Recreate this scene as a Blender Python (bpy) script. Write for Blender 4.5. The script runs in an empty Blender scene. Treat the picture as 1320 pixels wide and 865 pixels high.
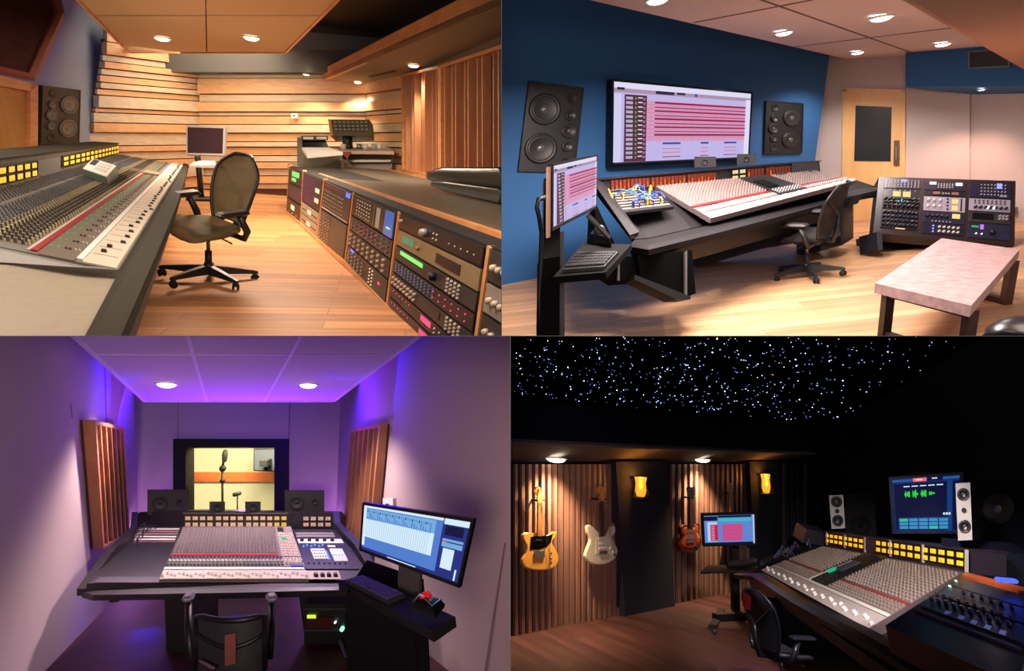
import bpy, bmesh, math, random
from mathutils import Vector as V, Matrix as M
# Four recording-studio control rooms stand side by side around one viewpoint.
F = 720.0; CX = 660.0; CY = 432.5
PI = math.pi
SC = bpy.context.scene
COL = SC.collection
PITCH = 0.0
W0 = M.Translation((0, 0, 4)) @ M.Rotation(math.radians(PITCH), 4, 'X')
rnd = random.Random(7)

def ray(px, py): return V(((px-CX)/F, 1.0, (CY-py)/F))

class Room:
    """A level room of its own: x right, y ahead, z up, floor at z = 0, eye at (0, 0, h)."""
    def __init__(s, name, hx, hy, vx, h, outs):
        s.name = name; s.h = h
        a = (vx-CX)/F; b = ray(hx, hy)
        v = (1+a*b.x)/b.z
        u = V((a, 1, -v)).normalized()
        if u.z < 0: u = -u
        e2 = b.normalized(); e1 = e2.cross(u)
        s.R = M((e1, e2, u)).transposed(); s.RT = s.R.transposed()
        s.eye = V((0, 0, h))
        s.W = W0 @ s.R.to_4x4() @ M.Translation((0, 0, -h))
        s.outs = [(s.RT @ V(n)) for n in outs]
    def r(s, px, py): return s.RT @ ray(px, py)
    def at(s, px, py, z=0.0):
        r = s.r(px, py); t = (z-s.h)/r.z
        return s.eye + r*t
    def dep(s, px, py, d): return s.eye + s.r(px, py)*d
    def on(s, px, py, pl):
        r = s.r(px, py); n, c = pl
        return s.eye + r*((c-n.dot(s.eye))/n.dot(r))
    def depth(s, p): return (s.R @ (V(p)-s.eye)).y
    def upright(s, p, k=1.0):
        """basis whose z leans so that the thing reads plumb in its room"""
        q = s.R @ (V(p)-s.eye); n = q.cross(V((0, 0, 1))).normalized()
        u = s.R @ V((0, 0, 1)); u2 = (u - n*u.dot(n)*k).normalized()
        z = s.RT @ u2; x = V((1, 0, 0)); y = z.cross(x).normalized(); x = y.cross(z)
        return M((x, y, z)).transposed().to_4x4()

def plane3(a, b, c):
    n = (b-a).cross(c-a).normalized(); return (n, n.dot(a))
def vplane(a, b):
    n = (b-a).cross(V((0, 0, 1))).normalized(); return (n, n.dot(a))
def hplane(z): return (V((0, 0, 1)), z)

# ------------------------------------------------------------------ materials
MATS = {}
def lin(c):
    return tuple(((x/255)/12.92 if x/255 <= .04045 else ((x/255+.055)/1.055)**2.4) for x in c[:3]) + (1,)
def mat(name, col=(128, 128, 128), rough=.5, metal=0., emit=None, es=1., noise=None, bump=0., alpha=None, spec=.5, trans=0.):
    if name in MATS: return name
    m = bpy.data.materials.new(name); m.use_nodes = True; nt = m.node_tree
    p = nt.nodes['Principled BSDF']
    p.inputs['Base Color'].default_value = lin(col); p.inputs['Roughness'].default_value = rough
    p.inputs['Metallic'].default_value = metal; p.inputs['Specular IOR Level'].default_value = spec
    if alpha is not None: p.inputs['Alpha'].default_value = alpha
    if trans: p.inputs['Transmission Weight'].default_value = trans
    if emit:
        p.inputs['Emission Color'].default_value = lin(emit); p.inputs['Emission Strength'].default_value = es
    sc, am = noise or (25, .06)
    tc = nt.nodes.new('ShaderNodeTexCoord'); nz = nt.nodes.new('ShaderNodeTexNoise')
    nz.inputs['Scale'].default_value = sc; nz.inputs['Detail'].default_value = 4
    nt.links.new(tc.outputs['Object'], nz.inputs['Vector'])
    mx = nt.nodes.new('ShaderNodeMix'); mx.data_type = 'RGBA'
    c = lin(col)
    mx.inputs[6].default_value = tuple(x*(1-am*2) for x in c[:3])+(1,)
    mx.inputs[7].default_value = tuple(min(1, x*(1+am*2)) for x in c[:3])+(1,)
    nt.links.new(nz.outputs['Fac'], mx.inputs[0]); nt.links.new(mx.outputs[2], p.inputs['Base Color'])
    if bump:
        bp = nt.nodes.new('ShaderNodeBump'); bp.inputs['Strength'].default_value = bump; bp.inputs['Distance'].default_value = .01
        nt.links.new(nz.outputs['Fac'], bp.inputs['Height']); nt.links.new(bp.outputs['Normal'], p.inputs['Normal'])
    MATS[name] = m
    return name
def wood(name, c1, c2, stretch=(1.2, 30, 30), rough=.45, planks=None, rot=0., mort=(60, 35, 20), spec=.5, fabric=False):
    """grained wood; planks=(length, width) lays boards, turned by rot"""
    if name in MATS: return name
    m = bpy.data.materials.new(name); m.use_nodes = True; nt = m.node_tree; N = nt.nodes; L = nt.links
    p = N['Principled BSDF']; p.inputs['Roughness'].default_value = rough; p.inputs['Specular IOR Level'].default_value = spec
    tc = N.new('ShaderNodeTexCoord'); mp = N.new('ShaderNodeMapping'); mp.inputs['Rotation'].default_value = (0, 0, rot)
    L.new(tc.outputs['Object'], mp.inputs['Vector'])
    sc = N.new('ShaderNodeVectorMath'); sc.operation = 'MULTIPLY'; sc.inputs[1].default_value = stretch
    L.new(mp.outputs[0], sc.inputs[0])
    nz = N.new('ShaderNodeTexNoise'); nz.inputs['Scale'].default_value = 1; nz.inputs['Detail'].default_value = 6; nz.inputs['Distortion'].default_value = .6
    L.new(sc.outputs[0], nz.inputs['Vector'])
    rp = N.new('ShaderNodeMapRange'); rp.inputs[1].default_value = .3; rp.inputs[2].default_value = .7
    L.new(nz.outputs['Fac'], rp.inputs[0])
    mx = N.new('ShaderNodeMix'); mx.data_type = 'RGBA'; mx.inputs[6].default_value = lin(c1); mx.inputs[7].default_value = lin(c2)
    L.new(rp.outputs[0], mx.inputs[0]); out = mx.outputs[2]
    if planks:
        bk = N.new('ShaderNodeTexBrick'); bk.inputs['Scale'].default_value = 1
        bk.inputs['Brick Width'].default_value = planks[0]; bk.inputs['Row Height'].default_value = planks[1]
        bk.inputs['Mortar Size'].default_value = .003; bk.inputs['Bias'].default_value = 0
        bk.inputs['Color1'].default_value = (.72, .72, .72, 1); bk.inputs['Color2'].default_value = (1.15, 1.15, 1.15, 1)
        bk.inputs['Mortar'].default_value = (.5, .45, .4, 1); bk.offset = .37
        L.new(mp.outputs[0], bk.inputs['Vector'])
        m2 = N.new('ShaderNodeMix'); m2.data_type = 'RGBA'; m2.blend_type = 'MULTIPLY'; m2.inputs[0].default_value = 1
        L.new(out, m2.inputs[6]); L.new(bk.outputs['Color'], m2.inputs[7]); out = m2.outputs[2]
    L.new(out, p.inputs['Base Color'])
    MATS[name] = m
    return name

black = mat('matte_black', (14, 14, 16), .55)
black2 = mat('soft_black', (24, 24, 28), .45)
gloss = mat('gloss_black', (8, 8, 10), .18)
dgrey = mat('dark_grey', (52, 52, 56), .5)
mgrey = mat('mid_grey', (110, 108, 106), .45)
lgrey = mat('light_grey', (185, 182, 178), .45)
steel = mat('brushed_steel', (150, 150, 155), .3, .8)
chrome = mat('chrome', (210, 210, 215), .15, 1.)
white = mat('white_plastic', (225, 222, 216), .4)
rubber = mat('rubber', (20, 20, 20), .8)
meshcloth = mat('mesh_cloth', (30, 28, 28), .8, noise=(120, .3))
red = mat('red_plastic', (150, 25, 30), .4)
amber = mat('amber_meter', (255, 190, 60), .4, emit=(255, 190, 60), es=1.)
lamp = mat('lamp_glow', (255, 240, 215), .4, emit=(255, 236, 205), es=9.)
lampw = mat('lamp_glow_white', (255, 250, 245), .4, emit=(255, 246, 240), es=9.)

# ------------------------------------------------------------------ mesh builder
class MB:
    def __init__(s, T=None): s.v = []; s.f = []; s.m = []; s.T = T; s.smooth = []
    def add(s, vs, fs, m, smooth=False):
        k = len(s.v)
        for v in vs: s.v.append((s.T @ V(v)) if s.T else V(v))
        for f in fs: s.f.append(tuple(k+i for i in f)); s.m.append(m); s.smooth.append(smooth)
        return s
    def box8(s, p, m):   # p: bottom ring of 4, top ring of 4
        return s.add(p, [(3, 2, 1, 0), (4, 5, 6, 7), (0, 1, 5, 4), (1, 2, 6, 5), (2, 3, 7, 6), (3, 0, 4, 7)], m)
    def box(s, c, d, m, R=None):
        c = V(c); x, y, z = d[0]/2, d[1]/2, d[2]/2
        p = [V((i*x, j*y, k*z)) for k in (-1, 1) for i, j in ((-1, -1), (1, -1), (1, 1), (-1, 1))]
        return s.box8([c + (R @ q if R else q) for q in p], m)
    def rbox(s, c, d, m, b=.01, R=None):
        """box with its long edges bevelled"""
        c = V(c); x, y, z = d[0]/2, d[1]/2, d[2]/2; b = min(b, x*.9, y*.9, z*.9)
        def ring(xx, yy, zz, bb):
            return [V(q) for q in ((-xx+bb, -yy, zz), (xx-bb, -yy, zz), (xx, -yy+bb, zz), (xx, yy-bb, zz), (xx-bb, yy, zz), (-xx+bb, yy, zz), (-xx, yy-bb, zz), (-xx, -yy+bb, zz))]
        rings = [ring(x-b, y-b, -z, b*.5), ring(x, y, -z+b, b), ring(x, y, z-b, b), ring(x-b, y-b, z, b*.5)]
        return s.loft([[c + (R @ q if R else q) for q in r] for r in rings], m)
    def loft(s, rings, m, caps=True, closed=True, smooth=False):
        n = len(rings[0]); vs = [q for r in rings for q in r]; fs = []
        for i in range(len(rings)-1):
            for j in range(n if closed else n-1):
                k = (j+1) % n
                fs.append((i*n+j, i*n+k, (i+1)*n+k, (i+1)*n+j))
        if caps: fs += [tuple(range(n-1, -1, -1)), tuple((len(rings)-1)*n+j for j in range(n))]
        return s.add(vs, fs, m, smooth)
    def prism(s, pts, off, m):
        """polygon pulled back by the vector off"""
        pts = [V(p) for p in pts]; n = len(pts); off = V(off)
        return s.add(pts+[p+off for p in pts], [tuple(range(n)), tuple(range(2*n-1, n-1, -1))]+[(i, i+n, (i+1) % n+n, (i+1) % n) for i in range(n)], m)
    def tube(s, pts, r, m, n=8, caps=True):
        pts = [V(p) for p in pts]; rs = r if isinstance(r, (list, tuple)) else [r]*len(pts); rings = []
        up = None
        for i, p in enumerate(pts):
            d = (pts[min(i+1, len(pts)-1)]-pts[max(i-1, 0)]).normalized()
            if up is None: up = V((0, 0, 1)) if abs(d.z) < .9 else V((1, 0, 0))
            a = d.cross(up).normalized(); b = a.cross(d).normalized(); up = b
            rings.append([p+(a*math.cos(2*PI*k/n)+b*math.sin(2*PI*k/n))*rs[i] for k in range(n)])
        return s.loft(rings, m, caps, smooth=n > 6)
    def bar(s, a, b, w, t, m, up=(0, 0, 1), w2=None, t2=None):
        """flat bar of width w and thickness t from a to b"""
        a = V(a); b = V(b); d = (b-a).normalized(); x = d.cross(V(up)).normalized(); y = x.cross(d)
        w2 = w2 or w; t2 = t2 or t
        return s.loft([[p+x*i*ww/2+y*j*tt/2 for i, j in ((-1, -1), (1, -1), (1, 1), (-1, 1))] for p, ww, tt in ((a, w, t), (b, w2, t2))], m)
    def lathe(s, c, ax, prof, m, n=16, x=None, sy=1.):
        """prof: (radius, height) along ax"""
        c = V(c); ax = V(ax).normalized(); x = V(x).normalized() if x else (V((0, 0, 1)).cross(ax).normalized() if abs(ax.z) < .95 else V((1, 0, 0)))
        y = ax.cross(x)
        return s.loft([[c+ax*h+(x*math.cos(2*PI*k/n)+y*sy*math.sin(2*PI*k/n))*max(r, 1e-4) for k in range(n)] for r, h in prof], m, smooth=True)
    def ball(s, c, r, m, n=10, sc=(1, 1, 1)):
        c = V(c); k = max(4, n//2)
        return s.loft([[c+V((r*sc[0]*math.sin(PI*i/k)*math.cos(2*PI*j/n), r*sc[1]*math.sin(PI*i/k)*math.sin(2*PI*j/n), r*sc[2]*math.cos(PI*i/k))) for j in range(n)] for i in [.06]+list(range(1, k))+[k-.06]], m, smooth=True)
    def build(s, name, room=None, parent=None, origin=None, label=None, kind=None, sub=0, bevel=0):
        room = room or parent['_room_'] and ROOMS[parent['_room_']]
        if not s.v: return None
        bm = bmesh.new(); mats = []
        vs = [bm.verts.new(v) for v in s.v]
        for f, m, sm in zip(s.f, s.m, s.smooth):
            if m not in mats: mats.append(m)
            try: q = bm.faces.new([vs[i] for i in f])
            except ValueError: continue
            q.material_index = mats.index(m); q.smooth = sm
        bmesh.ops.recalc_face_normals(bm, faces=bm.faces)
        for n in room.outs:
            if any(n.dot(v.co-room.eye) > 1e-5 for v in bm.verts):
                g = bm.verts[:]+bm.edges[:]+bm.faces[:]
                bmesh.ops.bisect_plane(bm, geom=g, plane_co=room.eye, plane_no=n, clear_outer=True)
                be = [e for e in bm.edges if e.is_boundary and all(abs(n.dot(v.co-room.eye)) < 1e-4 for v in e.verts)]
                if be:
                    try: bmesh.ops.holes_fill(bm, edges=be, sides=0)
                    except Exception: pass
        if not bm.faces: bm.free(); return None
        if parent is not None: inv = MINV[parent['_key_']]
        else:
            if origin is None:
                xs = [v.co for v in bm.verts]
                origin = V(((min(p.x for p in xs)+max(p.x for p in xs))/2, (min(p.y for p in xs)+max(p.y for p in xs))/2, min(p.z for p in xs)))
            inv = M.Translation(-V(origin))
        bm.transform(inv)
        me = bpy.data.meshes.new(name); bm.to_mesh(me); bm.free()
        for m in mats: me.materials.append(MATS[m])
        o = bpy.data.objects.new(name, me); COL.objects.link(o)
        if parent is not None:
            o.parent = parent
            REG[o.name] = (parent['_room_'], parent['_key_']); o['_room_'] = parent['_room_']; o['_key_'] = parent['_key_']
        else:
            o.matrix_world = room.W @ M.Translation(V(origin))
            k = 'k%d' % len(MINV); MINV[k] = inv; o['_room_'] = room.name; o['_key_'] = k
        if label: o['label'] = label
        if kind: o['kind'] = kind
        return o
MINV = {}; REG = {}; ROOMS = {}
def thing(room, name, label, cat, base, T=None, group=None):
    """an Empty at the thing's base"""
    o = bpy.data.objects.new(name, None); COL.objects.link(o); o.empty_display_size = .05
    mm = T if T is not None else M.Translation(V(base))
    o.matrix_world = room.W @ mm
    k = 'k%d' % len(MINV); MINV[k] = mm.inverted(); o['_room_'] = room.name; o['_key_'] = k
    o['label'] = label; o['category'] = cat
    if group: o['group'] = group
    return o
def tag(o, label, cat, group=None, kind=None):
    if o is None: return
    o['label'] = label; o['category'] = cat
    if group: o['group'] = group
    if kind: o['kind'] = kind
    return o
def struct(mb, name, room): return mb.build(name, room, kind='structure')

class Surf:
    """a four-cornered face: s runs A->B, t runs A->D, h stands out of it"""
    def __init__(s, a, b, c, d, out=None):
        s.a, s.b, s.c, s.d = V(a), V(b), V(c), V(d)
        n = (s.b-s.a).cross(s.d-s.a).normalized()
        if out is not None and n.dot(V(out)) < 0: n = -n
        s.n = n
        s.ls = ((s.b-s.a).length+(s.c-s.d).length)/2; s.lt = ((s.d-s.a).length+(s.c-s.b).length)/2
    def p(s, u, t, h=0.): return s.a*(1-u)*(1-t)+s.b*u*(1-t)+s.c*u*t+s.d*(1-u)*t+s.n*h
    def box(s, mb, s0, s1, t0, t1, h0, h1, m):
        return mb.box8([s.p(x, y, h) for h in (h0, h1) for x, y in ((s0, t0), (s1, t0), (s1, t1), (s0, t1))], m)
    def cyl(s, mb, u, t, prof, m, n=8, asp=None, ph=0.):
        """prof: (radius in metres, height)"""
        rs = 1/s.ls; rt = 1/s.lt
        return mb.loft([[s.p(u+r*rs*math.cos(2*PI*k/n+ph), t+r*rt*math.sin(2*PI*k/n+ph), h) for k in range(n)] for r, h in prof], m, smooth=n > 8)
    def sub(s, s0, s1, t0, t1, h=0.): 
        q = Surf(s.p(s0, t0, h), s.p(s1, t0, h), s.p(s1, t1, h), s.p(s0, t1, h)); q.n = s.n; return q
def pxsurf(room, pl, q, eye=True):
    """face from four picture corners (A bottom-left, B bottom-right, C top-right, D top-left) lying in plane pl"""
    P = [room.on(x, y, pl) for x, y in q]
    return Surf(*P, out=room.eye-P[0])
def planar(room, S):
    pl = plane3(S.a, S.b, S.d); r = S.c-room.eye; c = room.eye+r*((pl[1]-pl[0].dot(room.eye))/pl[0].dot(r))
    q = Surf(S.a, S.b, c, S.d); q.n = -q.n if q.n.dot(S.n) < 0 else q.n; return q
def fq(room, q, d, turn=1.):
    """a flat front that squarely faces the viewer's side of the room"""
    x = sum(p[0] for p in q)/4; y = sum(p[1] for p in q)/4; c = room.dep(x, y, d)
    n = ((room.eye-c).normalized()*turn+(room.RT @ V((0, -1, 0)))*(1-turn)).normalized()
    P = [room.on(a, b, (n, n.dot(c))) for a, b in q]; return Surf(*P, out=room.eye-c)
def pxpoly(room, pl, q): return [room.on(x, y, pl) for x, y in q]

def light(room, kind, p, e, col=(255, 255, 255), size=.1, aim=None, spot=90, blend=.5, sy=None, name=None):
    l = bpy.data.lights.new(name or 'room_light', kind); l.energy = e; c = lin(col); l.color = c[:3]
    if kind == 'AREA':
        l.size = size
        if sy: l.shape = 'RECTANGLE'; l.size_y = sy
    else: l.shadow_soft_size = size
    if kind == 'SPOT': l.spot_size = math.radians(spot); l.spot_blend = blend
    o = bpy.data.objects.new(name or 'room_light', l); COL.objects.link(o)
    d = (V(aim)-V(p)).normalized() if aim is not None else V((0, 0, -1))
    o.matrix_world = room.W @ (M.Translation(V(p)) @ d.to_track_quat('-Z', 'Y').to_matrix().to_4x4())
    return o

def downlight(room, px, py, pl, r, label, group, e=60, col=(255, 220, 180), spot=100, m=None, n=None, blend=.6, trim=None):
    nn = V(n or (0, 0, -1)); p = room.on(px, py, pl)+nn*.006
    t = thing(room, 'ceiling_downlight', label, 'ceiling light', p, group=group or {'A': 'downlights in the timber room', 'B': 'downlights in the blue-walled room', 'C': 'downlights in the violet room', 'D': 'downlights in the star room'}[room.name])
    a = MB().lathe(p, nn, [(r*1.0, 0), (r*1.28, 0), (r*1.25, .012), (r*1.02, .018), (r*.98, .004)], trim or white, 20); a.build('trim_ring', parent=t)
    b = MB().lathe(p, nn, [(r, 0), (r*.95, r*.2), (r*.75, r*.36), (r*.4, r*.45), (.001, r*.48)], m or lamp, 20); b.build('lamp_lens', parent=t)
    if e: light(room, 'SPOT', p+nn*(.05+r*.8), e, col, r*.8, aim=p+nn, spot=spot, blend=blend, name='downlight_beam')
    return t

# ------------------------------------------------------------------ furniture
def office_chair(room, px, py, yaw, label, k=1.0, seatm=None, frame=None, lean=.8, arms=True, tilt=0., back=1., legphase=.3, bk=1.):
    base = room.at(px, py, 0); fm = frame or black2; sm = seatm or meshcloth
    T = M.Translation(base) @ room.upright(base, lean) @ M.Rotation(yaw, 4, 'Z') @ M.Scale(k, 4)
    t = thing(room, 'office_chair', label, 'chair', base)
    T0 = T; T2 = M.Translation(base) @ room.upright(base, lean) @ M.Translation((0, 0, .42*k)) @ M.Rotation(tilt, 4, 'X') @ M.Translation((0, 0, -.42*k)) @ M.Rotation(yaw, 4, 'Z') @ M.Scale(k, 4)
    b = MB(T).lathe((0, 0, .10), (0, 0, 1), [(.02, -.03), (.045, -.02), (.045, .03), (.032, .07), (.001, .07)], fm, 14).build('base_hub', parent=t)
    for i in range(5):
        a = 2*PI*i/5+legphase; c, s_ = math.cos(a), math.sin(a)
        l = MB(T)
        l.loft([[V((c*r-s_*w*j, s_*r+c*w*j, z+hh*q)) for j, q in ((-1, 0), (1, 0), (.7, 1), (-.7, 1))] for r, w, z, hh in ((.03, .036, .07, .075), (.18, .030, .072, .055), (.31*bk, .02, .07, .028), (.335*bk, .014, .07, .02))], fm)
        l.build('base_leg', parent=t)
        w = MB(T)
        x, y = c*.315*bk, s_*.315*bk; d = V((-s_, c, 0)) if i % 2 else V((c, s_, 0)); d = V((math.cos(a+.9), math.sin(a+.9), 0))
        for q in (-1, 1):
            w.lathe(V((x, y, .031))+d*q*.011, d*q, [(.012, 0), (.030, 0), (.031, .004), (.029, .014), (.012, .016)], rubber, 12)
        w.tube([(x, y, .035), (x, y, .075)], .009, steel, 6); w.box((x, y, .055), (.03, .03, .02), fm)
        w.build('castor', parent=t)
    MB(T).tube([(0, 0, .12), (0, 0, .27)], .028, fm, 12).tube([(0, 0, .27), (0, 0, .40)], .015, steel, 10).build('gas_lift', parent=t)
    T = T2
    g = MB(T).rbox((0, -.02, .415), (.19, .28, .055), fm, .015).tube([(.09, .05, .41), (.24, .06, .40)], .007, fm, 6).tube([(-.09, -.02, .41), (-.25, -.02, .40)], .007, fm, 6)
    g.build('tilt_mechanism', parent=t)
    # seat: rounded shell with a waterfall front edge
    rings = []
    for zz, sc_, ins in ((-.035, .9, 0), (-.02, .98, 0), (0, 1, 0), (.018, .97, 0), (.022, .85, 0), (.016, .5, 0)):
        rg = []
        for j in range(28):
            a = 2*PI*j/28; ca, sa = math.cos(a), math.sin(a)
            x = .25*sc_*math.copysign(abs(ca)**.6, ca); y = .235*sc_*math.copysign(abs(sa)**.6, sa)
            dz = -.05*max(0, (y-.1)/.135)**2 - .0*abs(x) + .018*(abs(x)/.25)**2
            rg.append(V((x*(1 - .1*(y < 0)), y+.02, .465+zz+dz)))
        rings.append(rg)
    MB(T).loft(rings, sm, smooth=True).build('seat', parent=t)
    # back: bowed mesh held in a frame
    def bp(u, v, off=0.):   # u -1..1 across, v 0..1 up
        wv = .155+.085*math.sin(PI*min(1, v*1.05)*.62+.2)*1.0
        if v > .66: wv -= .13*((v-.66)/.34)**2.4
        x = u*wv; y = -.24-.17*v*back-.03*math.sin(v*PI)*-1 + .055*u*u - off
        return V((x, y, .50+.54*v))
    NU, NV = 10, 12; vs = []; fs = []
    for side in (0, 1):
        for j in range(NV+1):
            for i in range(NU+1): vs.append(bp(-1+2*i/NU, j/NV, .012*side))
    q = (NU+1)*(NV+1)
    for side in (0, 1):
        for j in range(NV):
            for i in range(NU):
                a = side*q+j*(NU+1)+i; fs.append((a, a+1, a+NU+2, a+NU+1))
    bk = MB(T).add(vs, fs, sm, True).build('backrest', parent=t)
    outline = [bp(-1, v/12) for v in range(13)]+[bp(-1+2*i/8, 1) for i in range(1, 8)]+[bp(1, 1-v/12) for v in range(13)]+[bp(1-2*i/8, 0) for i in range(1, 8)]
    fr = MB(T).tube(outline+outline[:1], .014, fm, 8)
    fr.build('back_frame', parent=t)
    sp = MB(T).tube([(0, -.10, .42), (0, -.27, .43), (0, -.315, .55), (0, -.33, .72)], [.03, .03, .024, .02], fm, 8)
    sp.tube([(0, -.33, .70), bp(-.9, .75, .01)], .011, fm, 6).tube([(0, -.33, .70), bp(.9, .75, .01)], .011, fm, 6)
    sp.build('back_support', parent=t)
    if arms:
        for q in (-1, 1):
            a = MB(T).tube([(q*.10, -.12, .42), (q*.27, -.13, .43), (q*.30, -.13, .50), (q*.295, -.06, .64)], [.022, .026, .030, .024], fm, 8).build('armrest', parent=t)
            MB(T).rbox((q*.285, 0, .668), (.10, .28, .042), fm, .018).build('arm_pad', parent=a)
    return t

def cone(S, mb, u, t, r, m1, m2, m3, n=24, d=.0):
    S.cyl(mb, u, t, [(r*1.12, .002), (r*1.12, .016), (r*1.0, .02), (r*.93, .014)], m1, n)
    S.cyl(mb, u, t, [(r*.95, .004), (r*.90, .018), (r*.80, .014), (r*.35, .003), (.001, .003)], m2, n)
    S.cyl(mb, u, t, [(r*.36, .003), (r*.33, .010), (r*.2, .022), (.001, .026)], m3, n)
def wall_speaker(room, S, label, drivers, depth=.25, m=None, group=None, cat='speaker', name='studio_speaker', cabm=None, ringm=None, asp=None, conem=None, capm=None):
    """drivers: (name, s, t, radius)"""
    t = thing(room, name, label, cat, S.p(.5, 0, 0), group=group)
    S = planar(room, S); b = MB(); S.box(b, 0, 1, 0, 1, -depth, 0, cabm or black2)
    S.box(b, .0, 1, .975, 1, 0, .006, cabm or black2); S.box(b, 0, 1, 0, .025, 0, .006, cabm or black2)
    S.box(b, 0, .03, .025, .975, 0, .006, cabm or black2); S.box(b, .97, 1, .025, .975, 0, .006, cabm or black2)
    b.build('cabinet', parent=t)
    if asp: S.ls = 1.; S.lt = 1/asp
    for nm, u, v, r in drivers:
        c = MB()
        if nm == 'bass_port': S.cyl(c, u, v, [(r*1.15, .001), (r*1.15, .007), (r, .007), (r*.9, .003), (.001, .003)], black, 20)
        else: cone(S, c, u, v, r, ringm or dgrey, conem or mat('speaker_cone', (38, 37, 38), .45), capm or mat('dust_cap', (85, 85, 88), .25))
        c.build(nm, parent=t)
    return t

def screen_art(S, t, rects, bezel=.02, deep=.05, bm=None, name='screen', bw=None):
    """a display: housing, glowing picture and the drawn windows on it"""
    S = planar(ROOMS[t['_room_']], S); b = MB(); bw = bw or bezel; S.box(b, -bw/S.ls, 1+bw/S.ls, -bezel/S.lt, 1+bezel/S.lt, -deep, -.002, bm or gloss)
    S.box(b, -bw/S.ls, 0, -bezel/S.lt, 1+bezel/S.lt, -.002, .004, bm or gloss); S.box(b, 1, 1+bw/S.ls, -bezel/S.lt, 1+bezel/S.lt, -.002, .004, bm or gloss)
    S.box(b, 0, 1, -bezel/S.lt, 0, -.002, .004, bm or gloss); S.box(b, 0, 1, 1, 1+bezel/S.lt, -.002, .004, bm or gloss)
    b.build('housing', parent=t)
    b = MB()
    for i, (s0, s1, t0, t1, m) in enumerate(rects):
        h = .0004+.00025*i if i else -.002
        if i == 0: S.box(b, s0, s1, t0, t1, -.002, .0003, m)
        else: b.add([S.p(s0, t0, h), S.p(s1, t0, h), S.p(s1, t1, h), S.p(s0, t1, h)], [(0, 1, 2, 3)], m)
    b.build(name, parent=t)
def em(name, col, es=1.): return mat(name, (5, 5, 5), .3, emit=col, es=es, spec=.2)

def knobs(S, t, name, cells, r, h, m, n=6, keep=0, hat=None, kind_name=None):
    """cells: (s, t) spots; the first `keep` nearest ones are parts of their own, the rest one stuff part"""
    room = ROOMS[t['_room_']]
    cells = sorted(cells, key=lambda c: room.depth(S.p(*c)))
    rest = MB(); nr = 0
    for i, c in enumerate(cells):
        b = MB() if i < keep else rest
        S.cyl(b, c[0], c[1], [(r, 0), (r*.85, h), (.0005, h)], m, n, ph=.3)
        if hat: S.cyl(b, c[0], c[1], [(r*.5, h), (r*.45, h*1.15), (.0005, h*1.15)], hat, n)
        if i < keep: b.build(name, parent=t)
        else: nr += 1
    if nr: rest.build(name, parent=t, kind='stuff')
def fader_caps(S, t, cells, w, l, h, m, name='fader_cap', line=None, keep=100):
    room = ROOMS[t['_room_']]
    cells = sorted(cells, key=lambda c: room.depth(S.p(*c)))
    rest = MB(); nr = 0
    for i, (u, v) in enumerate(cells):
        b = MB() if i < keep else rest; ds = w/S.ls/2; dt = l/S.lt/2
        b.box8([S.p(u+a*ds*k, v+c*dt*k, hh) for hh, k in ((0, 1), (h, .75)) for a, c in ((-1, -1), (1, -1), (1, 1), (-1, 1))], m)
        if line: S.box(b, u-ds*.7, u+ds*.7, v-dt*.12, v+dt*.12, h, h*1.08, line)
        if i < keep: b.build(name, parent=t)
        else: nr += 1
    if nr: rest.build(name, parent=t, kind='stuff')
def vu_meters(S, t, cells, w, h, m=None, fm=None, name='vu_meter'):
    """cells: lower-left corners (s, t); w, h in s, t units"""
    for u, v in cells:
        b = MB(); S.box(b, u, u+w, v, v+h, 0, .012, fm or black); S.box(b, u+w*.1, u+w*.9, v+h*.14, v+h*.88, .012, .0145, m or amber)
        b.add([S.p(u+w*.48, v+h*.2, .0155), S.p(u+w*.54, v+h*.2, .0155), S.p(u+w*.36, v+h*.72, .0155), S.p(u+w*.33, v+h*.72, .0155)], [(0, 1, 2, 3)], black)
        b.build(name, parent=t)
def cable(mb, a, b, sag, r, m, n=10, side=(0, 0, 0)):
    a = V(a); b = V(b); mb.tube([a.lerp(b, i/n)+V((0, 0, -sag*4*(i/n)*(1-i/n)))+V(side)*math.sin(PI*i/n) for i in range(n+1)], r, m, 6)

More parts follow.
